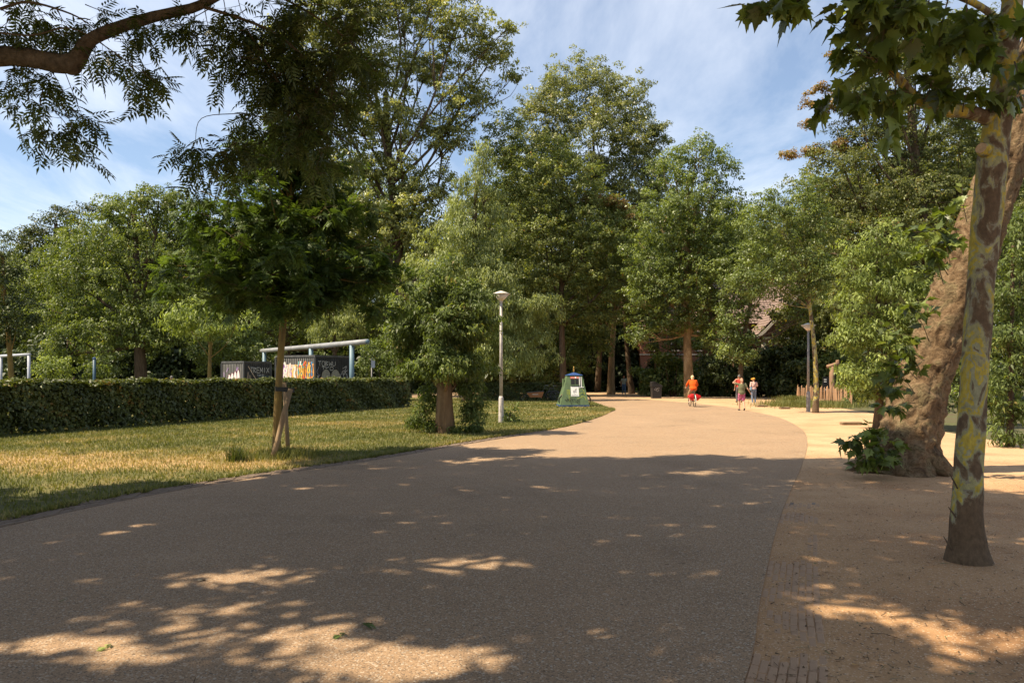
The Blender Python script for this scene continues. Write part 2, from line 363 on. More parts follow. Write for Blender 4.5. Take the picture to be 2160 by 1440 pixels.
def tree(name, label, cat, base_px, d, lobes_px, leaf, bark, r0, L=None, lai=3.2, lk=0.42, spacing=None, group=None, dense=1.0, wr=0.55, droop=0.25, up=0.6, flat=0.6,
         inner=0.5, depth=0.85, trunk_top=None, limb=True, dd=None, accents=None, base=None, back=0.28, cut=0.45, clump=1.0, tmin=0.30, flare=1.3):
    """a tree from lobes given as photo pixels (px, py, rx, rz[, depth offset]) at distance d"""
    base = Vector(base) if base is not None else GX(base_px, d)
    s = d / F
    lobes = []
    for lb in lobes_px:
        off = lb[4] if len(lb) > 4 else random.uniform(-0.35, 0.35) * lb[2] * s
        c = P(lb[0], lb[1], d); c.x = c.x * (d + off) / d; c.z = EYE + (c.z - EYE) * (d + off) / d; c.y = d + off
        lobes.append((tuple(c - base), (lb[2] * s, max(lb[2], lb[3]) * s * depth, lb[3] * s)))
    L = L or max(0.1, 5.2 * s)
    root = thing(name, label, cat, base, 0, group)
    cl_r = max(2.3 * L, 10 * s) * clump
    sp = spacing or cl_r * 1.25
    C, O = lobes_clumps(lobes, sp, inner, back, cut)
    per = lai * lk * dense * (sp ** 2) / (0.5 * wr * L * L) * 0.72
    pos, out, rnd, idx = clump_leaves(C, O, per, cl_r, flat)
    ok = pos[:, 2] > 0.06
    pos, out, rnd = pos[ok], out[ok], rnd[ok]
    V = leaf_quads(pos, out, L, wr, up, 1.0, droop)
    LEAFCOUNT[0] += len(V)
    crown = link(bpy.data.objects.new('crown', quads_mesh('crown', V, LM[leaf], rnd)), root); crown['kind'] = 'stuff'
    if accents:
        for (mname, lobes2) in accents:
            lb2 = []
            for lb in lobes2:
                c = P(lb[0], lb[1], d); lb2.append((tuple(c - base), (lb[2] * s, lb[2] * s, lb[3] * s)))
            C2, O2 = lobes_clumps(lb2, sp, 0.3, 1, 0)
            p2, o2, r2, _ = clump_leaves(C2, O2, per, cl_r * 0.8, flat)
            V2 = leaf_quads(p2, o2, L, wr, up, 0.75, droop)
            x = link(bpy.data.objects.new('crown', quads_mesh('crown', V2, LM[mname], r2)), root); x['kind'] = 'stuff'
            x['label'] = 'browning leaf sprays'
    zs = max(l[0][2] + l[1][2] * 0.3 for l in lobes); xm = float(np.mean([l[0][0] for l in lobes])); ym = float(np.mean([l[0][1] for l in lobes]))
    tt = Vector(trunk_top) if trunk_top is not None else Vector((xm * 0.8, ym * 0.8, zs * 0.92))
    if limb: branch_set(root, (0, 0, -0.15), lobes, r0, tt, bark, tmin=tmin, flare=flare)
    return root
# ------------------------------------------------------------------ ground, road, sand, lawn
def groundmat(name, stops, nscale, fine, fine_amt, bump=0.4, bdist=0.01, speck=None, speck_scale=120, big=None, rough=0.9, spot_tint=None):
    m = bpy.data.materials.new(name); m.use_nodes = True; nt = m.node_tree; b = nt.nodes['Principled BSDF']
    t = nt.nodes.new('ShaderNodeTexCoord')
    n = nt.nodes.new('ShaderNodeTexNoise'); n.inputs['Scale'].default_value = nscale; n.inputs['Detail'].default_value = 7; n.inputs['Roughness'].default_value = 0.6
    nt.links.new(t.outputs['Object'], n.inputs['Vector'])
    r = nt.nodes.new('ShaderNodeValToRGB'); els = r.color_ramp.elements
    while len(els) < len(stops): els.new(0.5)
    for e, (p, c) in zip(els, stops): e.position = p; e.color = (*c, 1)
    nt.links.new(n.outputs['Fac'], r.inputs[0])
    n2 = nt.nodes.new('ShaderNodeTexNoise'); n2.inputs['Scale'].default_value = fine; n2.inputs['Detail'].default_value = 4; n2.inputs['Roughness'].default_value = 0.75
    nt.links.new(t.outputs['Object'], n2.inputs['Vector'])
    mr = nt.nodes.new('ShaderNodeMapRange'); mr.inputs['From Min'].default_value = 0.28; mr.inputs['From Max'].default_value = 0.72; mr.inputs['To Min'].default_value = 1 - fine_amt; mr.inputs['To Max'].default_value = 1 + fine_amt
    nt.links.new(n2.outputs['Fac'], mr.inputs['Value'])
    sc = nt.nodes.new('ShaderNodeVectorMath'); sc.operation = 'SCALE'; nt.links.new(r.outputs[0], sc.inputs[0]); nt.links.new(mr.outputs[0], sc.inputs['Scale'])
    last = sc.outputs[0]
    if spot_tint:                            # darker, browner tint mixed in round a point under the planes
        (dx0, dy0, r0_, r1_, dcol) = spot_tint
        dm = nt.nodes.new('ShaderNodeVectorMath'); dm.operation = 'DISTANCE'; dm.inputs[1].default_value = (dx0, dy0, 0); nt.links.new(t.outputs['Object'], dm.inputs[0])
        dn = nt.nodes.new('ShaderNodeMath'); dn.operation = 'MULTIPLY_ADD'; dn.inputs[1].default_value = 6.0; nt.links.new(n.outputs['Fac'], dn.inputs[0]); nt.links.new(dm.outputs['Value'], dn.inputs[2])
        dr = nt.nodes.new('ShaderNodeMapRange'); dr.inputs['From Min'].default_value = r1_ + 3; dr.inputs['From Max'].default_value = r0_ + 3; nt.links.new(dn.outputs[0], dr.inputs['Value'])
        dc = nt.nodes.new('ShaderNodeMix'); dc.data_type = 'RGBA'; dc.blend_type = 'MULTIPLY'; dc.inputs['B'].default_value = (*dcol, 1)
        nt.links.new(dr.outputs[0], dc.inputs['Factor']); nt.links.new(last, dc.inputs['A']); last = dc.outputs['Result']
    if speck:
        for (colr, thr, scl) in speck:
            v = nt.nodes.new('ShaderNodeTexVoronoi'); v.inputs['Scale'].default_value = scl; nt.links.new(t.outputs['Object'], v.inputs['Vector'])
            sx = nt.nodes.new('ShaderNodeSeparateColor'); nt.links.new(v.outputs['Color'], sx.inputs[0])
            gt = nt.nodes.new('ShaderNodeMath'); gt.operation = 'GREATER_THAN'; gt.inputs[1].default_value = thr; nt.links.new(sx.outputs[0], gt.inputs[0])
            ml = nt.nodes.new('ShaderNodeMath'); ml.operation = 'MULTIPLY'; ml.inputs[1].default_value = 0.75; nt.links.new(gt.outputs[0], ml.inputs[0])
            mx = nt.nodes.new('ShaderNodeMix'); mx.data_type = 'RGBA'; mx.inputs['B'].default_value = (*colr, 1)
            nt.links.new(ml.outputs[0], mx.inputs['Factor']); nt.links.new(last, mx.inputs['A']); last = mx.outputs['Result']
    nt.links.new(last, b.inputs['Base Color'])
    bp = nt.nodes.new('ShaderNodeBump'); bp.inputs['Strength'].default_value = bump; bp.inputs['Distance'].default_value = bdist
    nt.links.new(n2.outputs['Fac'], bp.inputs['Height']); nt.links.new(bp.outputs[0], b.inputs['Normal'])
    b.inputs['Roughness'].default_value = rough; b.inputs['Specular IOR Level'].default_value = 0.2
    return m
M_ROAD = groundmat('road_surface', [(0.28, (0.235, 0.152, 0.09)), (0.46, (0.31, 0.205, 0.122)), (0.54, (0.31, 0.203, 0.12)), (0.75, (0.375, 0.25, 0.15))], 0.5, 95, 0.42, 0.5, 0.008, [((0.46, 0.38, 0.29), 0.90, 85), ((0.09, 0.07, 0.055), 0.88, 110)])
M_SAND = groundmat('sand_surface', [(0.30, (0.34, 0.205, 0.108)), (0.48, (0.45, 0.285, 0.155)), (0.72, (0.53, 0.355, 0.20))], 0.7, 105, 0.24, 0.5, 0.008, [((0.20, 0.13, 0.08), 0.95, 75), ((0.60, 0.46, 0.32), 0.93, 110)], spot_tint=(6, 5.5, 5.0, 11.0, (0.86, 0.77, 0.68)))
M_EARTH = groundmat('earth_surface', [(0.35, (0.10, 0.075, 0.045)), (0.65, (0.09, 0.10, 0.04))], 0.6, 30, 0.35)
def sheet(name, pts, z, m):
    mb = MB(); mb.add([(p[0], p[1], z) for p in pts], [tuple(range(len(pts)))])
    o = mb.build(name, m); o['kind'] = 'structure'; return o
sheet('ground', [(-900, -900), (900, -900), (900, 900), (-900, 900)], 0, M_EARTH)
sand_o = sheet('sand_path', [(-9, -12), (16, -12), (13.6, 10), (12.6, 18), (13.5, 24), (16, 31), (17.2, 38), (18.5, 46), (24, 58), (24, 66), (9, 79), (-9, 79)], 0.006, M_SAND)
left_px = [(0, 1115), (300, 1050), (560, 1005), (800, 970), (1000, 935), (1150, 910), (1228, 891), (1270, 877)]
LE = [Vector((-7.6, -10, 0)), Vector((-7.2, 0, 0)), Vector((-6.6, 5, 0))] + [GP(*p) for p in left_px] + [Vector((4.75, 36.6, 0)), Vector((5.15, 38.2, 0)), Vector((5.25, 40.5, 0)), Vector((5.3, 45, 0)), Vector((5.2, 51, 0)), Vector((3.5, 57, 0)), Vector((-4, 62, 0)), Vector((-14, 65, 0))]
right_px = [(1570, 1440), (1605, 1260), (1640, 1110), (1668, 1035), (1690, 985), (1703, 935), (1690, 905), (1640, 880), (1570, 865)]
RE = [Vector((-4.5, -10, 0)), Vector((-1.0, 0, 0)), Vector((0.15, 2, 0))] + [GP(*p) for p in right_px] + [Vector((11.9, 43, 0)), Vector((11.0, 50, 0)), Vector((8, 60, 0)), Vector((0, 68, 0)), Vector((-14, 72, 0))]
LEs = smooth_path(LE, 8); REs = smooth_path(RE, 8)
mb = MB(); rp = LEs + REs[::-1]; nrp = len(rp)
mb.add([(p.x, p.y, 0.014) for p in rp] + [(p.x, p.y, 0.0) for p in rp], [tuple(range(nrp))] + [(i, i + nrp, (i + 1) % nrp + nrp, (i + 1) % nrp) for i in range(nrp)])
road_o = mb.build('road', M_ROAD); road_o['kind'] = 'structure'
def offset(path, off):
    out = []
    for i, p in enumerate(path):
        t = (path[min(i + 1, len(path) - 1)] - path[max(i - 1, 0)]).normalized()
        out.append(p + Vector((-t.y, t.x, 0)) * off)
    return out
BW = 0.36
def lawn_off(path):
    out = []
    for p, q in zip(path, offset(path, 1.0)):
        out.append(p + (q - p) * float(np.interp(p.y, [21, 26], [BW, 0.03])))
    return out
lawn_edge = lawn_off(LEs)
lp = np.array([(p.x, p.y) for p in lawn_edge] + [(-14, 66), (-70, 66), (-70, -10)])
def inside(pts, poly):
    x, y = pts[:, 0], pts[:, 1]; r = np.zeros(len(pts), bool); j = len(poly) - 1
    for i in range(len(poly)):
        xi, yi = poly[i]; xj, yj = poly[j]
        c = ((yi > y) != (yj > y)) & (x < (xj - xi) * (y - yi) / (yj - yi + 1e-12) + xi)
        r ^= c; j = i
    return r
def dry(x, y):                          # how parched the turf is, 0 green .. 1 straw
    v = 0.42 + 0.16 * np.sin(x * 0.9 + 1.3 * np.sin(y * 0.5)) * np.cos(y * 0.8 + x * 0.33) + 0.10 * np.sin(x * 2.3 - y * 1.7) + 0.06 * np.sin(x * 5.1 + y * 4.3)
    v += 0.46 * np.exp(-(((x + 8.6) / 4.2) ** 2 + ((y - 15.6) / 1.7) ** 2)) + 0.45 * np.exp(-(((x + 6.2) / 2.2) ** 2 + ((y - 14.6) / 0.9) ** 2))
    v += 0.40 * np.exp(-(((x + 0.2) / 2.2) ** 2 + ((y - 23.2) / 0.9) ** 2)) + 0.35 * np.exp(-(((x + 5.4) / 3.0) ** 2 + ((y - 27.5) / 1.2) ** 2)) + 0.45 * np.exp(-(((x - 3.6) / 1.6) ** 2 + ((y - 34.5) / 2.0) ** 2))
    return np.clip(v, 0, 1)
cs = 0.22
gx = np.arange(-46, 8, cs); gy = np.arange(2, 60, cs)
cx, cy = np.meshgrid(gx + cs / 2, gy + cs / 2, indexing='ij')
ins = inside(np.stack([cx.ravel(), cy.ravel()], 1), lp).reshape(cx.shape)
ci, cj = np.nonzero(ins)
nxv, nyv = len(gx) + 1, len(gy) + 1
vx, vy = np.meshgrid(np.append(gx, gx[-1] + cs), np.append(gy, gy[-1] + cs), indexing='ij')
VV = np.stack([vx.ravel(), vy.ravel()], 1)
fq = np.stack([ci * nyv + cj, (ci + 1) * nyv + cj, (ci + 1) * nyv + cj + 1, ci * nyv + cj + 1], 1)
used, inv = np.unique(fq.ravel(), return_inverse=True)
VU = VV[used]
outm = ~inside(VU, lp)
pa = lp; pb = np.roll(lp, -1, axis=0)
q = VU[outm]; best = np.full(len(q), 1e9); bp_ = q.copy()
for a, b in zip(pa, pb):
    ab = b - a; t = np.clip(((q - a) @ ab) / max(ab @ ab, 1e-9), 0, 1)[:, None]; pr = a + t * ab
    dist = np.linalg.norm(q - pr, axis=1); mk = dist < best; best[mk] = dist[mk]; bp_[mk] = pr[mk]
VU[outm] = bp_
lz = 0.021 + 0.003 * np.sin(VU[:, 0] * 0.8) * np.sin(VU[:, 1] * 0.7)
lz[outm] = 0.02
M_LAWN = leafmat('lawn_soil', [(0, (0.075, 0.078, 0.028)), (0.45, (0.12, 0.112, 0.042)), (0.7, (0.25, 0.18, 0.075)), (1, (0.38, 0.25, 0.12))], trans=0.0, rough=0.9, spec=0.1)
me = np_mesh('lawn', np.column_stack([VU, np.maximum(lz, 0.018)]), inv.reshape(-1, 4), M_LAWN, np.clip(dry(cx[ci, cj], cy[ci, cj]) + rng.normal(0, .05, len(ci)), 0, 1))
lawn_o = link(bpy.data.objects.new('lawn', me)); lawn_o['kind'] = 'structure'
# grass blades: denser near the camera
def blades(n, x0, x1, y0, y1, hmin, hmax, poly, w=0.006, dens=None):
    x = rng.uniform(x0, x1, n); y = rng.uniform(y0, y1, n)
    k = inside(np.stack([x, y], 1), poly); x, y = x[k], y[k]
    vis = np.abs(x) < y * 0.72 + 1.5
    x, y = x[vis], y[vis]; n = len(x)
    h = rng.uniform(hmin, hmax, n); a = rng.uniform(0, 2 * math.pi, n); ln = rng.uniform(0.1, 0.9, n) * h
    ww = w * (1 + y / 14)
    p = np.stack([x, y, np.full(n, 0.016)], 1)
    s = np.stack([np.cos(a), np.sin(a), np.zeros(n)], 1) * ww[:, None]; l = np.stack([-np.sin(a) * ln, np.cos(a) * ln, h], 1)
    V = np.empty((n, 3, 3)); V[:, 0] = p - s; V[:, 1] = p + s; V[:, 2] = p + l
    dv = np.clip(dry(x, y) + rng.normal(0, 0.14, n), 0, 1)
    return V, dv
A = blades(225000, -22, 6.5, 7.5, 30, 0.035, 0.085, lp); B = blades(70000, -16, 6.5, 28, 56, 0.04, 0.09, lp, 0.008)
# raggedly long fringe beside the bricks
fx = []; 
for i in range(len(lawn_edge) - 1):
    p, q2 = lawn_edge[i], lawn_edge[i + 1]
    if p.y < 6 or p.y > 40: continue
    nn = int((q2 - p).length * 420 * (0.35 + random.random()))
    t = rng.random(nn)[:, None]; pp = np.array(p[:2]) * (1 - t) + np.array(q2[:2]) * t
    tn = (q2 - p).normalized(); pp += np.outer(np.abs(rng.normal(0, 0.09, nn)) - 0.06, [-tn.y, tn.x]); fx.append(pp)
fx = np.concatenate(fx); n = len(fx); h = rng.uniform(0.03, 0.11, n); a = rng.uniform(0, 6.28, n); ln = rng.uniform(0.2, 1.0, n) * h
Vf = np.empty((n, 3, 3)); p3 = np.column_stack([fx, np.full(n, 0.012)]); s3 = np.column_stack([np.cos(a), np.sin(a), np.zeros(n)]) * (0.006 * (1 + fx[:, 1:2] / 14))
Vf[:, 0] = p3 - s3; Vf[:, 1] = p3 + s3; Vf[:, 2] = p3 + np.column_stack([-np.sin(a) * ln, np.cos(a) * ln, h])
VB = np.concatenate([A[0], B[0], Vf]); DB = np.concatenate([A[1], B[1], np.clip(dry(fx[:, 0], fx[:, 1]) + rng.normal(0.05, .2, n), 0, 1)])
g = link(bpy.data.objects.new('grass', np_mesh('grass', VB.reshape(-1, 3), np.arange(len(VB) * 3).reshape(-1, 3), LM['grass'], DB)))
tag(g, 'short patchy grass of the lawn between hedge and road', 'grass', kind='stuff')

# ------------------------------------------------------------------ brick courses beside the road
M_BRICK = mat('paving_brick', (0.34, 0.215, 0.135), 0.9, 0.15, col2=(0.43, 0.285, 0.175), vscale=3, bump=0.4, bscale=60)
M_BRICK2 = mat('gutter_brick', (0.17, 0.125, 0.095), 0.9, 0.15, col2=(0.27, 0.205, 0.155), vscale=3, bump=0.4, bscale=60)
def brick_mesh(L, W, H, m, name):
    bm = bmesh.new(); bmesh.ops.create_cube(bm, size=1)
    for v in bm.verts: v.co = Vector((v.co.x * L, v.co.y * W, v.co.z * H))
    top = [e for e in bm.edges if all(v.co.z > 0 for v in e.verts)]
    bmesh.ops.bevel(bm, geom=top, offset=0.006, segments=1, affect='EDGES')
    me = bpy.data.meshes.new(name); bm.to_mesh(me); bm.free(); me.materials.append(m); return me
def resample(path, step):
    out = [path[0].copy()]; acc = 0
    for a, b in zip(path, path[1:]):
        L = (b - a).length
        if L < 1e-6: continue
        t = step - acc
        while t <= L: out.append(a.lerp(b, t / L)); t += step
        acc = (acc + L) % step
    return out
def brick_courses(parent, path, side, rows, pitch, y0, y1, me_list, zfun, first=0.03, limit=290, L=0.215):
    cand = []
    for r in range(rows):
        q = resample(offset(path, side * (first + pitch * (r + 0.5))), L)
        sh = (r % 2) * 0.5
        for i in range(len(q) - 1):
            c = q[i].lerp(q[i + 1], sh) if i < len(q) - 1 else q[i]
            t = (q[i + 1] - q[i]).normalized()
            if not (y0 <= c.y <= y1): continue
            if abs(c.x) > c.y * 0.70 + 0.3: continue
            cand.append((c.y, c, math.atan2(t.y, t.x)))
    cand.sort(key=lambda e: e[0])
    for k, (d_, c, a) in enumerate(cand[:limit]):
        o = bpy.data.objects.new('brick', random.choice(me_list)); link(o, parent)
        o.location = (c.x, c.y, zfun(c)); o.rotation_euler = (random.uniform(-.012, .012), random.uniform(-.012, .012), a + random.uniform(-.02, .02))
    rest = cand[limit:]
    if rest:
        mb = MB()
        for (d_, c, a) in rest: mb.box((c.x, c.y, zfun(c)), (0.2, 0.046, 0.06), Matrix.Rotation(a, 3, 'Z'))
        o = mb.build('brick_course', M_BRICK2, parent); o['kind'] = 'stuff'
# each brick must lie under one of the setting's sheets: the road carries both edgings
bl = [brick_mesh(random.uniform(.196, .204), random.uniform(.044, .05), 0.06, M_BRICK2, 'brick') for _ in range(4)]
brick_courses(road_o, LEs, 1, 6, 0.058, 4, 24, bl, lambda c: -0.006 + 0.006 * math.sin(c.x * 9 + c.y * 7) + random.uniform(-.009, .009))
br = [brick_mesh(random.uniform(.196, .204), random.uniform(.046, .051), 0.06, M_BRICK, 'brick') for _ in range(4)]
def zr(c):
    v = mnoise.noise(Vector((c.x * 1.9 + 3, c.y * 1.6, 0.3))); return -0.0245 + (0.006 if c.y < 4.7 else 0) + 0.010 * min(0.9, v * 1.6) + random.uniform(-.002, .002)
brick_courses(sand_o, REs, -1, 8, 0.0545, 3.6, 10.5, br, zr, first=0.0, limit=270)

# loose twigs and bark flakes on the sand, a few on the road
def litter(n, fn):
    V = []; 
    for i in range(n):
        x, y = fn(); L = random.choice([0.010, 0.012, 0.015, 0.02, 0.03, 0.05, 0.08]) * random.uniform(.6, 1.4); w = random.uniform(.002, .005) if L > .03 else random.uniform(.004, .009)
        a = random.uniform(0, 6.28); u = Vector((math.cos(a), math.sin(a), random.uniform(-.05, .15))) * L * .5; s = Vector((-math.sin(a), math.cos(a), 0)) * w
        c = Vector((x, y, 0.018)); V += [c - u - s, c - u + s * .6 + Vector((0, 0, w)), c + u + s * .4, c + u - s]
    return np.array([tuple(v) for v in V]).reshape(-1, 4, 3)
def on_sand():
    while True:
        y = 3.6 + 14 * random.random() ** 1.6; x = random.uniform(1.0, min(0.72 * y, 10))
        ex = np.interp(y, [p.y for p in REs[16:60]], [p.x for p in REs[16:60]])
        if x > ex + 0.02: return x, y
LT = litter(2300, on_sand)
LR = litter(160, lambda: (random.uniform(-4, 3), random.uniform(4.2, 14)))
M_LIT = leafmat('litter', [(0, (0.07, 0.045, 0.028)), (0.6, (0.16, 0.105, 0.06)), (0.9, (0.30, 0.22, 0.13)), (1, (0.1, 0.13, 0.05))], trans=0, rough=0.9, spec=0.1)
o = link(bpy.data.objects.new('bark_litter', quads_mesh('bark_litter', np.concatenate([LT, LR]), M_LIT, rng.random(len(LT) + len(LR)))))
tag(o, 'twigs and bark flakes scattered over sand and road', 'litter', kind='stuff')
# ------------------------------------------------------------------ trees and hedges
def lobe_ring(*a): return list(a)
tree('poplar_tree', 'tall open poplar with visible limbs, towering above every other tree', 'tree', 850, 62,
     [(640, 110, 85, 95), (735, 30, 95, 80), (850, 20, 90, 75), (960, 60, 85, 60), (1040, 120, 60, 42), (780, 140, 80, 70), (900, 150, 85, 55), (985, 205, 70, 45), (700, 230, 85, 70),
      (820, 260, 85, 60), (935, 290, 80, 50), (640, 330, 80, 75), (770, 360, 90, 60), (890, 400, 80, 60), (1070, 60, 30, 20), (1085, 160, 22, 16), (800, -90, 150, 90), (930, -50, 80, 70), (690, -60, 80, 70), (830, 480, 100, 70), (720, 460, 80, 70), (900, 520, 70, 60)],
     'poplar', BARK, 0.50, L=0.24, lai=3.9, inner=0.3, cut=0.3, back=0.6, depth=0.8, trunk_top=(-1.2, 0, 25), clump=0.85)
tree('lime_tree', 'broad round-topped tall tree with dense fine leaves against the sky', 'tree', 1260, 80,
     [(1225, 190, 95, 62), (1150, 245, 75, 75), (1310, 225, 72, 62), (1245, 300, 115, 90), (1345, 300, 66, 60), (1392, 290, 30, 30), (1130, 330, 75, 70), (1200, 400, 110, 90), (1320, 390, 90, 80), (1270, 480, 120, 90), (1150, 470, 80, 90), (1370, 390, 45, 60), (1250, 600, 120, 100)],
     'round', BARK, 0.28, L=0.25, lai=4.0, inner=0.45)
tree('plane_tree', 'plane tree whose stout brown trunk rises behind the cyclist in orange', 'tree', 1455, 59,
     [(1470, 320, 52, 36), (1425, 365, 66, 52), (1512, 365, 42, 48), (1465, 430, 92, 60), (1400, 470, 66, 62), (1530, 455, 40, 50), (1440, 520, 105, 66), (1370, 560, 60, 62), (1510, 560, 76, 66), (1420, 620, 90, 52), (1350, 640, 46, 50), (1550, 630, 56, 56), (1490, 640, 60, 36), (1400, 690, 44, 26), (1350, 705, 36, 24), (1510, 700, 44, 34), (1440, 680, 50, 24)],
     'plane', BARK_PLANE_FAR, 0.37, lai=3.2, inner=0.45, base=GX(1455, 59), trunk_top=(-0.3, 0, 17))
tree('plane_tree', 'plane tree with a pale knobbly lumpy trunk beside the walking man', 'tree', 1289, 70,
     [(1290, 560, 76, 66), (1240, 620, 70, 50), (1320, 620, 50, 50), (1285, 500, 70, 66)], 'plane', BARK_PLANE_FAR, 0.33, lai=3.0, trunk_top=(0.6, 0, 13))
tree('slim_tree', 'slim grey straight trunk right behind the walking man', 'tree', 1333, 74, [(1330, 640, 60, 50), (1320, 580, 60, 50)], 'dark', BARK, 0.28, lai=2.6, trunk_top=(-1.0, 0, 10), limb=True)
tree('slim_tree', 'dark crooked trunk rising behind the black litter bin', 'tree', 1380, 73, [(1390, 660, 56, 44), (1370, 610, 60, 40)], 'dark', BARK, 0.26, lai=2.6, trunk_top=(0.3, 0, 9.5))
tree('maple_tree', 'bushy maple with orange-tinged upper leaves behind the green kiosk', 'tree', 1190, 63,
     [(1120, 340, 80, 60), (1190, 380, 90, 60), (1110, 440, 90, 70), (1230, 450, 95, 52), (1300, 470, 52, 44), (1150, 510, 105, 62), (1260, 530, 90, 52), (1190, 590, 110, 66), (1290, 590, 58, 52), (1130, 640, 90, 62), (1240, 660, 90, 56), (1060, 300, 45, 70), (1060, 420, 50, 60)],
     'maple', BARK, 0.28, lai=3.2, inner=0.42, accents=[('brown', [(1300, 430, 36, 14), (1250, 420, 30, 12), (1330, 470, 24, 14)])])
tree('ivy_tree', 'ivy-clad drooping shrubby tree directly behind the green kiosk', 'tree', 1195, 66,
     [(1200, 700, 70, 36), (1140, 720, 60, 40), (1250, 730, 40, 34), (1120, 770, 60, 36), (1190, 760, 70, 44)], 'elm', BARK, 0.2, lai=3.0, droop=0.5)
tree('weeping_tree', 'pale feathery cone-shaped tree rising over the lamp post', 'tree', 985, 52,
     [(1025, 335, 22, 34), (1012, 390, 44, 44), (995, 450, 66, 50), (980, 515, 88, 56), (960, 580, 105, 56), (1020, 590, 80, 56), (930, 640, 96, 46), (1040, 660, 96, 50), (1120, 650, 60, 26), (1090, 740, 76, 56), (1000, 730, 90, 60)],
     'weep', BARK, 0.3, L=0.2, lai=3.4, wr=0.32, droop=0.75, up=0.35, inner=0.45, flat=0.8)
# left background
tree('robinia_tree', 'broad spreading feathery-leaved tree behind the hedge and blue post', 'tree', 300, 62,
     [(335, 425, 58, 34), (275, 455, 66, 46), (385, 450, 56, 50), (215, 510, 76, 56), (320, 525, 96, 66), (400, 540, 70, 70), (170, 580, 66, 56), (265, 610, 105, 66), (375, 640, 86, 66), (150, 660, 66, 56), (250, 700, 105, 46), (140, 740, 50, 36), (340, 715, 66, 40)],
     'robinia', BARK, 0.5, lai=3.2, inner=0.45, droop=0.4)
tree('oak_tree', 'dark rounded oak top rising at the far left skyline', 'tree', 130, 92,
     [(150, 465, 46, 30), (105, 495, 46, 30), (60, 505, 40, 28), (130, 540, 80, 50), (40, 570, 70, 50), (70, 650, 80, 70), (195, 445, 22, 16), (150, 640, 80, 80)], 'far', BARK, 0.5, lai=3.2)
tree('street_tree', 'tree with shade painted into its leaves and slim trunk beside the left goal frame', 'tree', 27, 27,
     [(-20, 520, 34, 44), (0, 590, 50, 46), (40, 660, 46, 44), (-10, 680, 60, 50)], 'dark', BARK_SAP, 0.11, lai=3.2, inner=0.5)  # shade on this tree is put into the dark leaf colour
tree('young_tree', 'small light-leaved tree with thin trunk just left of graffiti containers', 'tree', 443, 35,
     [(440, 650, 56, 30), (392, 676, 46, 32), (500, 680, 50, 30), (440, 690, 66, 26)], 'light', BARK_SAP, 0.12, lai=2.6, L=0.17, wr=0.36, inner=0.5, droop=0.5)
tree('alder_tree', 'mid green tree massed behind the graffiti containers', 'tree', 600, 72,
     [(490, 540, 80, 66), (580, 500, 80, 66), (560, 600, 100, 66), (680, 560, 96, 80), (700, 650, 100, 60), (790, 600, 76, 76), (480, 650, 76, 50), (600, 690, 90, 50), (780, 700, 80, 60), (440, 720, 60, 36)], 'robinia', BARK, 0.5, lai=2.2)
tree('birch_tree', 'weeping fine-leaved tree hanging above the blue pipe beam', 'tree', 700, 66,
     [(700, 640, 50, 50), (690, 690, 40, 50), (740, 690, 40, 44)], 'weep', BARK, 0.25, L=0.2, lai=2.4, wr=0.3, droop=0.9, up=0.2)
def shrub(name, label, px, d, lobes, leaf, group=None, L=None, lai=3.0, wr=0.55, droop=0.3, cat='shrub', **k):
    return tree(name, label, cat, px, d, lobes, leaf, BARK, 0.05, L=L, lai=lai, wr=wr, droop=droop, group=group, **k)
shrub('shrub', 'light green low shrub between left goal frame and blue post', 120, 58, [(120, 780, 40, 26), (100, 765, 26, 20)], 'light')
shrub('shrub', 'low olive shrub right of the thin blue post', 225, 60, [(225, 770, 40, 34), (205, 785, 30, 20)], 'elm')
shrub('shrub', 'round green shrub behind the small light-leaved tree', 520, 62, [(500, 730, 60, 40), (540, 745, 50, 30), (430, 750, 40, 40)], 'robinia')
shrub('shrub', 'leafy shrub right of the blue pipe frame end', 800, 52, [(800, 740, 40, 40), (830, 760, 40, 36), (770, 770, 26, 24)], 'elm')
# trees closing the view far behind
far_l = [(0, 0, 17, 5.5, 5, 4), (-4, 0, 13, 4.5, 4, 4), (4.2, 0, 12.5, 4.6, 4, 4.2), (0, -1, 10, 6, 5, 4), (-3.5, -1, 6.5, 4.5, 4, 3.6), (3.6, -1, 6, 4.8, 4, 3.8), (0, -1.5, 3, 6, 4, 3.2)]
lobes = [((a, b, c), (r1, r2, r3)) for a, b, c, r1, r2, r3 in far_l]
C_, O_ = lobes_clumps(lobes, 1.15, 0.6, 0.6)
p_, o_, r_, _ = clump_leaves(C_, O_, 46, 1.15)
far_me = quads_mesh('crown', leaf_quads(p_, o_, 0.42), LM['far'], r_)
mb = MB(); mb.tube([(0, 0, -.2), (0.2, 0, 5), (-.1, 0, 10), (0.1, 0, 16)], [.45, .34, .25, .1], 8); far_tr = mb.mesh('trunk', BARK, True)
p2_, o2_, r2_, _ = clump_leaves(*lobes_clumps(lobes, 0.85, 0.4, 0.4, 0.4), 30, 0.8)
mid_me = {m: None for m in ('robinia', 'chestnut')}
Vm = leaf_quads(p2_, o2_, 0.32, .55, .5, 1.0); mid_me['robinia'] = quads_mesh('crown', Vm, LM['robinia'], r2_)
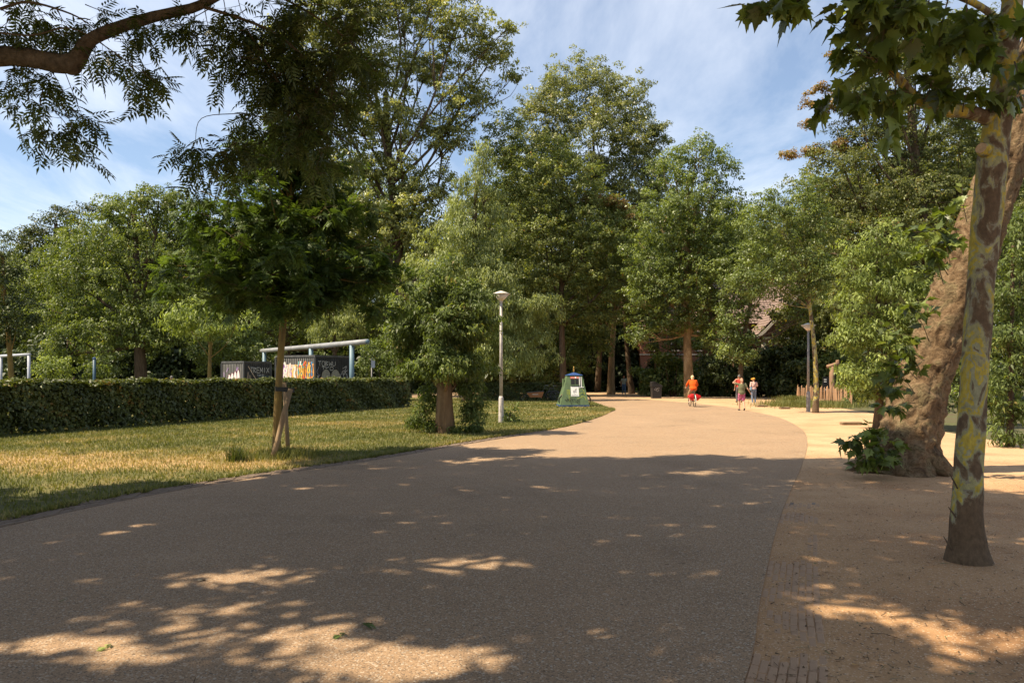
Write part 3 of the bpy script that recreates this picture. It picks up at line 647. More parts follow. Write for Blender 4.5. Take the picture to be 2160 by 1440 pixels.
for i, (px, d, ytop, m, lab) in enumerate([(1592, 97, 430, 'robinia', 'tree filling the skyline dip behind the brown house'), (1668, 95, 420, 'robinia', 'tree rising straight behind the slender plane beside the lamp'), (1790, 62, 330, 'chestnut', 'dusky tree behind the browning sprays of the chestnut'), (1905, 60, 260, 'chestnut', 'dusky tall tree behind the chestnut and sunlit bushy tree'),
                               (2030, 58, 230, 'chestnut', 'tall tree behind the leaning plane trunk'), (2140, 56, 260, 'chestnut', 'tall tree right behind the mottled young plane'), (470, 92, 470, 'robinia', 'background tree between feathery tree and sapling'), (1110, 92, 330, 'robinia', 'tall background tree between poplar and round-topped tree'), (1385, 96, 380, 'robinia', 'background tree between round-topped tree and stout-trunked plane'), (760, 88, 330, 'robinia', 'background tree behind the tall poplar lower limbs'), (190, 86, 470, 'robinia', 'background tree left behind the feathery-leaved tree'), (290, 84, 425, 'robinia', 'background tree straight behind the feathery-leaved tree'), (385, 85, 440, 'robinia', 'background tree right behind the feathery-leaved tree'), (60, 90, 520, 'robinia', 'background tree below the dark oak top'), (600, 92, 430, 'robinia', 'background tree behind the sapling crown'), (1010, 84, 420, 'robinia', 'background tree behind the pale cone-shaped tree'), (1290, 92, 420, 'robinia', 'background tree under the round-topped crown'), (1480, 92, 420, 'robinia', 'background tree behind the stout-trunked plane')]):
    t = thing('background_tree', lab, 'tree', GX(px, d), random.uniform(-3, 3)); s = (EYE + (HZ - ytop) / F * d) / 21.5; t.scale = (s * .95, s * .95, s)
    c = link(bpy.data.objects.new('crown', mid_me['robinia']), t); c['kind'] = 'stuff'; c.material_slots[0].link = 'OBJECT'; c.material_slots[0].material = LM[m]; link(bpy.data.objects.new('trunk', far_tr), t)
xs = [-92, -80, -68, -57, -46, -36, -26, -16, -7, 2, 11, 20, 30, 40, 50, 62]
for i, x in enumerate(xs):
    y = 108 + 8 * math.sin(i * 2.1) + (i % 2) * 6
    t = thing('background_tree', 'dark woodland tree in the row closing the view beyond the park', 'tree', (x, y, 0), random.uniform(-.5, .5), 'trees closing the view behind the park')
    s = random.uniform(0.72, 0.95); t.scale = (s * 1.15, s, s)
    c = bpy.data.objects.new('crown', far_me); link(c, t); c['kind'] = 'stuff'; link(bpy.data.objects.new('trunk', far_tr), t)
# understory bushes: one mesh, copied
bl_ = [((0, 0, 1.5), (1.6, 1.3, 1.2)), ((-1.3, .1, 1.0), (1.1, 1, .95)), ((1.3, -.1, 1.1), (1.2, 1, 1.0)), ((.2, -.5, .7), (1.6, 1, .7)), ((0.4, 0, 2.4), (.9, .8, .7))]
C_, O_ = lobes_clumps(bl_, 0.55, 0.5, 0.6)
p_, o_, r_, _ = clump_leaves(C_, O_, 40, 0.5); k_ = p_[:, 2] > .03
bush_me = {m: quads_mesh('crown', leaf_quads(p_[k_], o_[k_], 0.22), LM[m], r_[k_]) for m in ('dark', 'plane', 'elm')}
mb = MB()
for i in range(7):
    a = i * 0.9; mb.tube([(0.1 * math.cos(a), .1 * math.sin(a), -.1), (.5 * math.cos(a), .5 * math.sin(a), 1.0), (.9 * math.cos(a), .9 * math.sin(a), 2.0)], [.04, .03, .01], 5)
bush_st = mb.mesh('stem', BARK, True)
def bush(px, d, s, m, label, group=None, sz=1.0):
    t = thing('understory_bush', label, 'bush', GX(px, d), random.uniform(0, 6.28), group); t.scale = (s, s, s * sz)
    c = link(bpy.data.objects.new('crown', bush_me[m]), t); c['kind'] = 'stuff'; link(bpy.data.objects.new('stem', bush_st), t)
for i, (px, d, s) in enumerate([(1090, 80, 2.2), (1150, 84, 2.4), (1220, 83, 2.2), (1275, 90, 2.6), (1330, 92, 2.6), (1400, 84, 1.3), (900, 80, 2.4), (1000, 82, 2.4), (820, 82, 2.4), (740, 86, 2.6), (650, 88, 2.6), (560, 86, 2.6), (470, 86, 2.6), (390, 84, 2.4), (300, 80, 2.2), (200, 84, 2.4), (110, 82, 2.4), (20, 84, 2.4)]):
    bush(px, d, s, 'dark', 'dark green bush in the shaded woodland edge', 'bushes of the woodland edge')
tree('hawthorn_tree', 'small leafy tree hiding most of the red brick house', 'tree', 1425, 72,
     [(1405, 700, 40, 34), (1440, 725, 36, 30), (1385, 735, 30, 26), (1478, 700, 34, 34), (1505, 735, 36, 34), (1350, 690, 34, 26)], 'plane', BARK, 0.14, lai=2.4)
bush(1418, 64, 1.25, 'elm', 'light olive bush just right of the black litter bin')
bush(1500, 66, 1.1, 'plane', 'green bush right of the stout trunk behind the cyclist')
bush(1545, 64, 1.5, 'dark', 'tall dark bush left of the walkers, under the house gutter', None, 1.3)
bush(1600, 63, 1.4, 'dark', 'dark bush right behind the woman in the orange cap')
bush(1650, 64, 1.35, 'dark', 'dark bush between the orange-capped woman and the paling fence')
bush(1700, 60, 1.5, 'dark', 'dark bush behind the right lamp post')
bush(1760, 58, 1.3, 'elm', 'bush behind the T-shaped wooden post')
bush(1445, 68, 1.05, 'elm', 'yellowish bush behind the stout trunk')
# right side
tree('thin_plane_tree', 'slender young plane with yellowish trunk beside the right lamp post', 'tree', 1720, 35.6,
     [(1690, 440, 56, 40), (1640, 480, 66, 46), (1725, 490, 56, 50), (1600, 545, 46, 40), (1670, 555, 76, 42), (1735, 570, 36, 40), (1640, 605, 56, 26), (1710, 615, 36, 24), (1700, 400, 40, 34), (1600, 470, 40, 40), (1570, 600, 40, 40), (1620, 420, 36, 26)],
     'plane', BARK_THIN, 0.135, lai=3.0, inner=0.5, trunk_top=(-0.35, 0, 7.5), tmin=0.66)
tree('elm_tree', 'leafy tree drooping in front of the brown brick house roof', 'tree', 1560, 56,
     [(1580, 500, 60, 50), (1560, 580, 60, 60), (1540, 660, 42, 50), (1530, 720, 40, 50), (1640, 560, 60, 40), (1565, 740, 36, 40), (1700, 660, 40, 30), (1740, 640, 40, 40)], 'plane', BARK, 0.2, lai=3.0)
tree('chestnut_tree', 'large dusky chestnut with browning leaf tips behind the leaning plane', 'tree', 1980, 42,
     [(1850, 150, 70, 60), (1930, 110, 90, 70), (2040, 120, 90, 90), (1800, 285, 56, 40), (1790, 205, 36, 36), (1835, 240, 66, 66), (1775, 345, 66, 40), (1870, 330, 90, 62), (1960, 250, 90, 90), (1930, 410, 105, 66), (2030, 380, 90, 90), (1820, 430, 80, 50), (1750, 410, 56, 40), (1860, 500, 105, 56), (1770, 540, 76, 56), (2110, 280, 96, 130), (2120, 460, 80, 80), (1960, 540, 90, 66), (2060, 560, 90, 80), (1800, 640, 80, 60)],
     'chestnut', BARK, 0.4, lai=2.9, inner=0.5, accents=[('brown', [(1755, 110, 16, 10), (1772, 125, 14, 10), (1722, 190, 26, 14), (1705, 215, 18, 12), (1745, 225, 30, 16), (1710, 262, 22, 9), (1665, 328, 26, 9), (1715, 320, 36, 14), (1760, 310, 30, 14)])])
tree('lit_shrub_tree', 'yellow-green sunlit bushy tree left of the leaning plane trunk', 'tree', 1850, 25,
     [(1800, 560, 46, 50), (1860, 530, 60, 52), (1795, 640, 52, 50), (1870, 620, 76, 62), (1930, 580, 46, 70), (1810, 715, 60, 46), (1880, 720, 76, 56), (1850, 790, 70, 36), (1930, 700, 46, 60), (1920, 800, 50, 50), (1800, 800, 40, 36), (1850, 830, 50, 26)],
     'light', BARK, 0.14, L=0.13, lai=3.0, wr=0.36, droop=0.45, inner=0.55)
tree('bay_shrub', 'leafy tall shrub right of the mottled young plane trunk', 'shrub', 2130, 18.6,
     [(2130, 600, 56, 70), (2150, 500, 50, 60), (2120, 720, 50, 66), (2160, 740, 50, 76), (2120, 830, 40, 60), (2160, 870, 50, 60), (2135, 910, 40, 30)],
     'elm', BARK, 0.08, L=0.13, lai=3.0, wr=0.36, droop=0.4, inner=0.5)
shrub('shrub', 'dark shrub low between the leaning plane and the sand edge', 1960, 24, [(1960, 780, 40, 60), (1975, 860, 36, 36), (1950, 680, 40, 60)], 'dark', L=0.13)
shrub('shrub', 'broad dark shrub behind the leaning plane trunk base', 2060, 27, [(2050, 700, 60, 90), (2060, 820, 60, 60), (2100, 860, 50, 40)], 'plane', L=0.15)

# ivy-covered pollard on the lawn
BARK_POLL = mat('bark_pollard', (0.13, 0.085, 0.05), 0.9, 0.1, col2=(0.26, 0.165, 0.09), vscale=7, bump=1.0, bscale=12, stretch=(1, 1, .18))
iv = tree('pollard_tree', 'bushy pollard tree on the lawn, trunk wrapped in shoots, beside the lamp', 'tree', 940, 22.8,
     [(930, 590, 56, 46), (880, 640, 62, 48), (985, 640, 52, 48), (930, 690, 96, 56), (860, 720, 46, 46), (1005, 720, 40, 46), (900, 770, 60, 34), (980, 780, 50, 34), (940, 740, 70, 46), (935, 770, 76, 34, -.9)],
     'elm', BARK_POLL, 0.30, flare=1.1, L=0.115, lai=5.0, wr=0.42, droop=0.5, inner=0.45, trunk_top=(0, 0, 3.6))
def tuft(root, lobes_px, d, leaf, L, lai, base, wr=0.42, name='shoots'):
    s = d / F; lob = [(tuple(P(a, b, d) + Vector((0, e, 0)) - Vector(base)), (c * s, c * s, c2 * s)) for a, b, c, c2, e in lobes_px]
    C, O = lobes_clumps(lob, L * 3, 0.3, 0.8, 0.2, False)
    p, o2, r, _ = clump_leaves(C, O, lai * 9 / (0.5 * wr) * 0.62, L * 2.8)
    k = p[:, 2] > 0.03
    x = link(bpy.data.objects.new(name, quads_mesh(name, leaf_quads(p[k], o2[k], L, wr, 0.5, 0.8, 0.45), LM[leaf], r[k])), root); x['kind'] = 'stuff'; return x
tuft(iv, [(885, 875, 20, 26, .1), (905, 900, 20, 12, -.2), (995, 860, 28, 30, .1), (1000, 900, 22, 12, 0), (960, 905, 14, 8, -.3), (870, 890, 14, 10, .2), (900, 830, 24, 26, .3), (985, 820, 26, 26, .3)], 22.8, 'elm', 0.10, 2.6, iv.location)
shrub('shrub', 'small shrub around the foot of the pale lamp post', 1075, 27.9, [(1078, 868, 18, 18), (1068, 885, 14, 10), (1085, 885, 12, 10)], 'elm', L=0.11)

# hedges
def hedge(name, label, a, b, h, th, leaf, L, per, group=None):
    a = Vector(a); b = Vector(b); n = b - a; Ln = n.length; t = n.normalized(); nr = Vector((t.y, -t.x, 0))
    root = thing(name, label, 'hedge', a, 0, group)
    cnt = int(per * Ln)
    u = rng.random(cnt) * Ln; face = rng.random(cnt)
    # front 45 %, top 33 %, back 22 %
    z = np.where(face < .62, h * rng.random(cnt) ** .8, h); w = np.where(face < .42, -th / 2, np.where(face < .62, th / 2, rng.uniform(-th / 2, th / 2, cnt)))
    topn = (face >= .62)
    und = 0.035 * np.sin(u * 1.7) + 0.03 * np.sin(u * 4.1 + 1) + 0.02 * np.sin(u * 9.3)
    dep = np.abs(rng.normal(0, 0.07, cnt)); sp = (rng.random(cnt) < 0.02) * rng.uniform(0, .10, cnt)
    w = np.where(topn, w, np.sign(w) * (th / 2 - dep + und + sp + 0.05 * np.sin(z * 5 + u * 2.3))); z = np.where(topn, h - dep * .6 + und + sp * 1.2, np.minimum(z, h))
    shl_ = np.clip((z - (h - .22)) / .22, 0, 1); w = np.where(topn, w, w * (1 - .30 * shl_ ** 2)); z = np.where(topn, z - .10 * np.clip(np.abs(w) / (th / 2), 0, 1) ** 4, z)
    pos = np.outer(u, t) - np.outer(w, nr) * 1.0; pos[:, 2] = np.maximum(z, 0.04)
    # w<0 is the side facing the road
    out = np.outer(np.where(topn, 0, np.sign(-w)), nr) + np.outer(topn, [0, 0, 1.0]); out = nrm(out + np.outer(shl_ * (~topn) * 1.2, [0, 0, 1.0]) + 1e-6)
    V = leaf_quads(pos, out, L, 0.62, 0.35, 0.75, 0.3)
    rnd = np.clip(0.35 * (0.5 + 0.5 * np.sin(u * 2.1 + z * 3)) + 0.65 * rng.random(cnt), 0, 1)
    x = link(bpy.data.objects.new('foliage', quads_mesh('foliage', V, LM[leaf], rnd)), root); x['kind'] = 'stuff'
    mb = MB()
    for i in range(int(Ln / 0.3)):
        p = t * (i * .3 + random.uniform(0, .2)) + nr * random.uniform(-.12, .12)
        mb.tube([p + Vector((0, 0, -.05)), p + Vector((random.uniform(-.1, .1), random.uniform(-.1, .1), h * .5)), p + Vector((random.uniform(-.25, .25), random.uniform(-.25, .25), h * .92))], [.022, .016, .006], 5, False)
        for k in range(3):
            q = p + Vector((0, 0, h * random.uniform(.2, .7))); e = q + nr * random.uniform(-.32, .32) + t * random.uniform(-.3, .3) + Vector((0, 0, random.uniform(.1, .4)))
            mb.tube([q, e], [.01, .004], 4, False)
    x = mb.build('stem', BARK, root); x['kind'] = 'stuff'
    # inner leaves that close the hedge's middle
    cn_ = cnt // 3; u = rng.random(cn_) * Ln; pos = np.outer(u, t) + np.outer(rng.uniform(-th * .32, th * .32, cn_), nr); pos[:, 2] = rng.uniform(0.12, h - .08, cn_)
    x = link(bpy.data.objects.new('foliage', quads_mesh('foliage', leaf_quads(pos, rand_unit(cn_), L * 1.5, 0.7), LM[leaf], rng.random(cn_) * .6)), root); x['kind'] = 'stuff'
    return root
ha = GP(0, 922); hb = GP(868, 858); hd = (hb - ha).normalized()
off = Vector((-hd.y, hd.x, 0)) * 0.45
hedge('clipped_hedge', 'long clipped dark hedge with sunlit top along the lawn', ha - hd * 7 + off, hb + off, 1.6, 0.9, 'hedge', 0.125, 1700)
hedge('clipped_hedge', 'lower clipped hedge behind the cargo bike and green kiosk', GX(1010, 53), GX(1225, 53.5), 1.25, 0.8, 'hedge', 0.14, 1100)
# ------------------------------------------------------------------ near trees: ash overhead, staked sapling, two planes
# compound ash leaf: pairs of narrow leaflets on a rachis along +x (unit length)
def compound(n_pairs=4, ll=0.42, lw=0.11):
    Q = []
    def leaflet(b, d, l, w, sag):
        d = np.array(d, float); d /= np.linalg.norm(d); s = np.cross([0, 0, 1], d); b = np.array(b, float)
        Q.append([b, b + d * l * .42 + s * w * .5 + [0, 0, .02], b + d * l + [0, 0, -sag], b + d * l * .42 - s * w * .5 + [0, 0, .02]])
    for i in range(n_pairs):
        x = 0.28 + 0.16 * i; z = -0.10 * x * x
        for sgn in (-1, 1): leaflet([x, 0, z], [0.62, sgn, -0.12], ll * (1 - .06 * i), lw, 0.07)
    leaflet([0.28 + .16 * (n_pairs - .4), 0, -.09], [1, 0, -.1], ll, lw, 0.05)
    w = 0.008
    Q.append([np.array([0, -w, 0]), np.array([.85, -w, -.075]), np.array([.85, w, -.075]), np.array([0, w, 0])])
    return np.array(Q)
COMP = compound()
def place(template, pos, xdir, nor, size):
    """template (q,4,3) placed N times -> (N*q,4,3)"""
    x = nrm(xdir); z = nrm(nor - x * np.sum(nor * x, axis=1, keepdims=True)); y = np.cross(z, x)
    M = np.stack([x, y, z], axis=1)                              # rows are axes
    V = np.einsum('qvk,nkj->nqvj', template, M) * size[:, None, None, None] + pos[:, None, None, :]
    return V.reshape(-1, 4, 3)
class Spray:
    """twigs that carry leaves; gathers twig tubes and leaf placements"""
    def __init__(s): s.mb = MB(); s.p = []; s.x = []; s.n = []
    def twig(s, a, b, r, sag, n_leaf, spread=0.35, start=0.3, sub=0, sub_len=0.5):
        a = Vector(a); b = Vector(b); L = (b - a).length
        m = a.lerp(b, .5) + Vector((random.uniform(-.1, .1) * L, random.uniform(-.1, .1) * L, sag * L))
        path = smooth_path([a, m, b], 4)
        s.mb.tube(path, [r * (1 - .8 * i / (len(path) - 1)) for i in range(len(path))], 5, False)
        for k in range(n_leaf):
            t = start + (1 - start) * (k + random.random()) / n_leaf; f = t * (len(path) - 1); i = min(int(f), len(path) - 2)
            p = path[i].lerp(path[i + 1], f - i); tg = (path[i + 1] - path[i]).normalized()
            sd = Vector((random.gauss(0, 1), random.gauss(0, 1), random.gauss(-.25, .6))); sd = (sd - tg * sd.dot(tg)).normalized()
            d = (tg * random.uniform(.2, .9) + sd * random.uniform(.5, 1.1) + Vector((0, 0, -spread))).normalized()
            s.p.append(p); s.x.append(d); s.n.append(Vector((random.gauss(0, .45), random.gauss(0, .45), 1)))
        for k in range(sub):
            t = random.uniform(.35, .95); f = t * (len(path) - 1); i = min(int(f), len(path) - 2); p = path[i].lerp(path[i + 1], f - i)
            e = p + Vector((random.gauss(0, 1), random.gauss(0, 1), random.gauss(-.35, .5))).normalized() * sub_len * random.uniform(.6, 1.2)
            s.twig(p, e, r * .5, -0.02, max(2, n_leaf), spread, .15)
    def leaves(s, template, size):
        n = len(s.p); A = lambda q: np.array([tuple(v) for v in q])
        return place(template, A(s.p), A(s.x), A(s.n), size * rng.uniform(.75, 1.2, n))
# --- the big ash whose limb hangs into the picture's top and whose crown shades the road
ab = Vector((-10.5, 8.2, 0))
ash = thing('ash_tree', 'old ash whose dark leafy limb hangs overhead and shades the road', 'tree', ab)
lim_w = [ab + Vector((0.2, 0, 4.0)), Vector((-8.6, 8.8, 5.2)), P(-40, 122, 9), P(60, 122, 9), P(150, 134, 9), P(190, 85, 9.0), P(260, 55, 9.1), P(340, 32, 9.2), P(420, 12, 9.3), P(520, -40, 9.5), P(660, -90, 10), P(800, -110, 10.5)]
tr = MB(); tr.tube(smooth_path([(0, 0, -.2), (.1, 0, 1.2), (.05, .1, 3), (.3, 0, 5), (.8, .3, 8), (1.4, .2, 12)], 4), lerp_list([.62, .46, .42, .38, .28, .1], 21), 14); tr.build('trunk', BARK_ASH, ash, True)
lb = MB(); lpth = smooth_path([p - ab for p in lim_w], 5)
lb.tube(lpth, lerp_list([.2, .16, .115, .11, .115, .075, .07, .062, .055, .05, .04, .03], len(lpth)), 10, True,
        lambda p, dv, t: 1 + .10 * mnoise.noise(p * 6 + dv * 2))
lb.ell(P(150, 138, 9) - ab, (.12, .13, .11), 10, 8)
lb.build('limb', BARK_ASH, ash, True)
sp = Spray()
def S(px, py, d): return P(px, py, d) - ab
limb2 = [S(420, 12, 9.3), S(560, 60, 9.4), S(640, 120, 9.5), S(700, 200, 9.6)]
for pts, r in [(limb2, .022), ([S(520, -40, 9.5), S(640, 20, 9.6), S(740, 90, 9.8), S(800, 160, 10)], .018), ([S(640, 120, 9.5), S(600, 240, 9.5), S(500, 240, 9.5), S(425, 250, 9.4), S(412, 300, 9.4)], .009),
               ([S(0, 20, 8.5), S(60, 5, 8.6), S(150, 30, 8.8), S(200, 60, 8.9)], .018), ([S(-60, 60, 8.5), S(60, 75, 8.5), S(150, 60, 8.6), S(240, 110, 8.6), S(330, 175, 8.6)], .012), ([S(520, 60, 9.4), S(620, 230, 9.5), S(680, 330, 9.6)], .010)]:
    q = smooth_path(pts, 5); sp.mb.tube(q, [r * (1 - .7 * i / (len(q) - 1)) for i in range(len(q))], 6, False)
spots = []      # (from px, to px, depth, leaves, sub twigs, twig length)
for (x0, y0, x1, y1, d) in [(150, 134, 60, 200, 8.9), (90, 124, 40, 175, 8.8), (40, 124, 10, 190, 8.8), (80, 124, 140, 215, 8.9), (130, 134, 175, 250, 8.9), (60, 150, 75, 260, 8.8), (90, 190, 70, 285, 8.8), (110, 230, 150, 290, 8.9), (130, 220, 165, 300, 8.9), (150, 230, 200, 260, 8.9), (80, 250, 90, 300, 8.8), (160, 270, 175, 315, 8.9),
                            (200, 80, 250, 130, 8.9), (250, 60, 280, 160, 9), (240, 110, 320, 185, 8.7), (300, 150, 345, 180, 8.7), (200, 90, 210, 160, 8.8), (230, 60, 170, 150, 8.8), (260, 140, 290, 195, 8.7),
                            (0, 20, 60, 60, 8.5), (60, 5, 110, 60, 8.6), (120, 20, 160, 80, 8.7), (20, 0, 70, -20, 8.6), (100, 70, 60, 100, 8.5), (0, 60, 30, 90, 8.5), (160, 60, 120, 90, 8.6), (180, 10, 230, 30, 8.8), (60, 40, 100, 30, 8.5), (140, 40, 180, 55, 8.6), (20, 40, 0, 60, 8.5),
                            (300, 40, 290, 90, 9.1), (340, 30, 330, 90, 9.2), (370, 25, 380, 100, 9.2), (410, 15, 400, 120, 9.3), (430, 10, 450, 110, 9.3), (470, -10, 480, 90, 9.4), (500, -20, 530, 70, 9.4), (560, -40, 590, 60, 9.5), (600, -60, 640, 30, 9.7), (440, 20, 350, 70, 9.2), (330, 30, 300, 70, 9.1),
                            (560, 60, 470, 150, 9.4), (560, 70, 520, 170, 9.4), (600, 90, 560, 190, 9.5), (620, 110, 600, 180, 9.5), (640, 120, 700, 160, 9.6), (650, 130, 480, 170, 9.5), (680, 170, 640, 250, 9.6), (690, 190, 740, 230, 9.7), (700, 200, 700, 290, 9.7), (600, 150, 540, 240, 9.5), (560, 130, 500, 120, 9.4), (540, 60, 430, 80, 9.3),
                            (620, 230, 560, 300, 9.5), (650, 270, 600, 330, 9.5), (680, 320, 660, 380, 9.6), (700, 280, 740, 330, 9.7), (640, 260, 700, 300, 9.6), (560, 250, 520, 310, 9.5), (520, 240, 480, 320, 9.4), (600, 300, 560, 360, 9.5), (700, 220, 770, 250, 9.8), (760, 120, 790, 180, 9.9), (730, 90, 690, 130, 9.8), (640, 30, 600, 80, 9.6), (700, 40, 740, 40, 9.8), (560, 0, 640, 20, 9.6), (580, 20, 620, 70, 9.6), (680, 10, 600, 20, 9.7),
                            (412, 300, 405, 340, 9.4), (420, 290, 440, 350, 9.4), (500, 300, 450, 340, 9.4), (440, 330, 470, 360, 9.4), (405, 310, 400, 345, 9.4), (460, 310, 490, 350, 9.4),
                            (660, 150, 580, 170, 9.5), (640, 180, 690, 220, 9.6), (620, 160, 660, 200, 9.5), (600, 200, 640, 280, 9.6), (560, 90, 620, 130, 9.4), (500, 60, 540, 110, 9.4), (520, 20, 480, 60, 9.4)]:
    sp.twig(S(x0, y0, d + (.45 if x1 < 240 else 0)), S(x1, y1, d + random.uniform(-.3, .4) + (.5 if x1 < 240 else 0)), .007, .05, 5, .35, .25, 2 if x1 < 430 else 3, 0.42)
big = (520, 80, 760, 300)
for k in range(26):                     # the dense dark hanging mass
    x1 = random.uniform(500, 790); y1 = random.uniform(20, 370 - abs(x1 - 640) * .5); a = random.choice([(560, 60), (640, 120), (700, 200), (620, 230), (740, 90), (650, 280)])
    sp.twig(S(a[0], a[1], 9.6), S(x1, y1, random.uniform(9.2, 10.6)), .006, .06, 6, .4, .35, 3, 0.36)
sp.mb.build('twig', TWIG, ash)['kind'] = 'stuff'
Vl = sp.leaves(COMP, 0.245)
x = link(bpy.data.objects.new('foliage', quads_mesh('foliage', Vl, LM['ash'], np.repeat(rng.random(len(sp.p)), len(COMP)) * .6 + rng.random(len(Vl)) * .4)), ash); x['kind'] = 'stuff'
print('ash leaflets', len(Vl))
# the crown above the frame; where it hangs follows from where its shade lies on the road
cl = []
for k in range(7600):
    gx_ = random.uniform(-9.5, 11.0); gy_ = random.uniform(1.0, 16.4)
    far = 15.6 + 0.5 * math.sin(gx_ * 1.1) + 0.3 * math.sin(gx_ * 2.9 + 1) - 0.06 * max(0, -gx_ - 2) ** 2
    if gx_ > 2: far = 16.2 + .4 * math.sin(gx_ * 2)
    if gy_ > far: continue
    if gy_ > 11.2 and gx_ > 7.2 + .4 * math.sin(gy_ * 3): continue
    if gx_ < -4 and gy_ > 12.7 - 0.45 * (-gx_ - 4) + .4 * math.sin(gx_ * 3): continue
    if gx_ > 3.5 and random.random() < .0: continue
    v = (-.1 if gx_ > 3.5 else 0) + mnoise.noise(Vector((gx_ * .42, gy_ * .95, 1.7))) + .55 * mnoise.noise(Vector((gx_ * 1.0, gy_ * 2.4, 5.1)))
    if v > 0.50: continue
    if ((gx_ + 2.5) / 1.5) ** 2 + ((gy_ - 5.15) / .66) ** 2 < 1 and mnoise.noise(Vector((gx_ * 1.3, gy_ * 3.5, 9))) > -.25: continue
    if ((gx_ + 2.4) / .75) ** 2 + ((gy_ - 6.45) / .32) ** 2 < 1: continue
    if ((gx_ + .35) / .7) ** 2 + ((gy_ - 4.75) / .34) ** 2 < 1: continue
    if ((gx_ + .75) / 1.0) ** 2 + ((gy_ - 7.0) / .34) ** 2 < 1: continue
    if ((gx_ - 2.7) / .6) ** 2 + ((gy_ - 5.6) / .34) ** 2 < 1: continue
    if ((gx_ - 3.2) / .8) ** 2 + ((gy_ - 4.9) / .33) ** 2 < 1 and random.random() < .7: continue
    zmin = max(6.3, EYE + .51 * max(gy_ - 1.0, 0) + .9)
    z = zmin + 1.0 + 7.5 * random.random() ** 1.2
    cl.append((gx_ + SDIR.x / SDIR.z * z, gy_ + SDIR.y / SDIR.z * z, z))
cl = np.array(cl) - np.array(ab)
p_, o_, r_, _ = clump_leaves(cl, nrm(cl - np.array([0, 0, 6])), 21, .40, .7)
x = link(bpy.data.objects.new('crown', quads_mesh('crown', leaf_quads(p_, o_, 0.30, .42, .6, .7, .3), LM['ash'], r_)), ash); x['kind'] = 'stuff'
for k in range(16):
    e = Vector(cl[random.randrange(len(cl))]); s_ = Vector((.3, 0, 4 + 6 * random.random())); m = s_.lerp(e, .5) + Vector((0, 0, .6))
    # keep limbs out of the picture: only those that stay above the frame
    zz_ = [q.z > EYE - .0 + .52 * (q.y + ab.y) + .2 or (q.x + ab.x) < -.70 * (q.y + ab.y) - .3 for q in smooth_path([s_, m, e], 5)]
    if all(zz_): q = smooth_path([s_, m, e], 5); MB().tube(q, [.11 * (1 - .85 * i / (len(q) - 1)) for i in range(len(q))], 6, False).build('limb', BARK_ASH, ash, True)

# --- staked sapling on the lawn
sb = GP(583, 966); sd_ = sb.y
sap = thing('ash_sapling', 'young dark-leaved ash tied to two wooden stakes on the lawn', 'tree', sb)
tp = [Vector((0, 0, -.1)), P(584, 900, sd_) - sb, P(590, 780, sd_) - sb, P(598, 670, sd_) - sb, P(604, 560, sd_) - sb, P(612, 430, sd_) - sb, P(620, 330, sd_) - sb]
mb = MB(); q = smooth_path(tp, 5); mb.tube(q, lerp_list([.10, .085, .075, .07, .045, .03, .012], len(q)), 12, True, lambda p, dv, t: 1 + .08 * mnoise.noise(p * 7 + dv)); mb.build('trunk', BARK_SAP, sap, True)
sp = Spray()
def Ss(px, py, dd=0): return P(px, py, sd_) * 1.0 - sb + Vector((0, dd, 0))
ends = []
for (x, y, dd) in [(380, 590, -.3), (400, 520, .3), (430, 450, 0), (470, 600, -1.0), (480, 420, .6), (520, 350, 0), (530, 520, -1.2), (560, 620, -1.1), (600, 330, .3), (610, 450, -1.2), (640, 560, -1.5), (660, 360, .3), (680, 620, -.9), (700, 450, -.6), (720, 540, -.9), (760, 600, -.3), (780, 510, .2), (820, 560, 0), (790, 650, .3), (720, 650, -.6), (500, 650, -.4), (440, 630, .2), (650, 660, -.5), (560, 440, -.8), (600, 640, -1.2), (560, 560, 1.2), (660, 500, 1.3), (520, 470, 1.1), (700, 580, 1.1), (620, 400, .9), (840, 600, .1), (370, 560, 0), (740, 420, .2), (650, 300, 0), (560, 310, .1), (420, 400, 0), (760, 440, .2), (700, 330, .2), (500, 310, .2), (570, 270, 0), (640, 260, .1), (605, 230, 0)]:
    z0 = min(600, y + 130) if y > 450 else y + 120
    st = tp[3].lerp(tp[6], max(0.02, min(.95, (670 - z0) / 340)))
    e = Ss(x, y, dd); m = st.lerp(e, .5) + Vector((0, 0, .12)); q = smooth_path([st, m, e], 4)
    MB().tube(q, [.028 * (1 - .8 * i / (len(q) - 1)) for i in range(len(q))], 6, False).build('limb', BARK_SAP, sap, True)
    for k in range(9):
        i = random.randint(len(q) // 2 - 1, len(q) - 1)
        ee = q[i] + Vector((random.gauss(0, 1), random.gauss(0, 1), random.gauss(0, .75))).normalized() * random.uniform(.35, .75)
        if ee.z < 2.9: ee.z = 2.9 + random.random() * .3
        sp.twig(q[i], ee, .006, .05, 9, .15, .2, 1, .3)
sp.mb.build('twig', TWIG, sap)['kind'] = 'stuff'
Vl = sp.leaves(compound(4, .5, .15), 0.265)
x = link(bpy.data.objects.new('crown', quads_mesh('crown', Vl, LM['sapling'], np.repeat(rng.random(len(sp.p)), len(COMP)) * .5 + rng.random(len(Vl)) * .5)), sap); x['kind'] = 'stuff'
print('sapling leaflets', len(Vl))
M_STAKE = mat('weathered_wood', (0.20, 0.135, 0.08), 0.9, 0.1, col2=(0.33, 0.235, 0.14), vscale=12, bump=.5, bscale=30, stretch=(1, 1, .15))
st1 = [GP(574, 970), None]; a = GP(574, 970) + Vector((0, -.12, -.1)); b = P(613, 820, sd_ - .1)
o = MB().tube([a, a.lerp(b, .33) + Vector((.015, 0, 0)), a.lerp(b, .66), b], [.058, .056, .054, .052], 12).build('tree_stake', M_STAKE, None, True); tag(o, 'slanting round wooden stake crossing in front of the sapling trunk', 'stake')
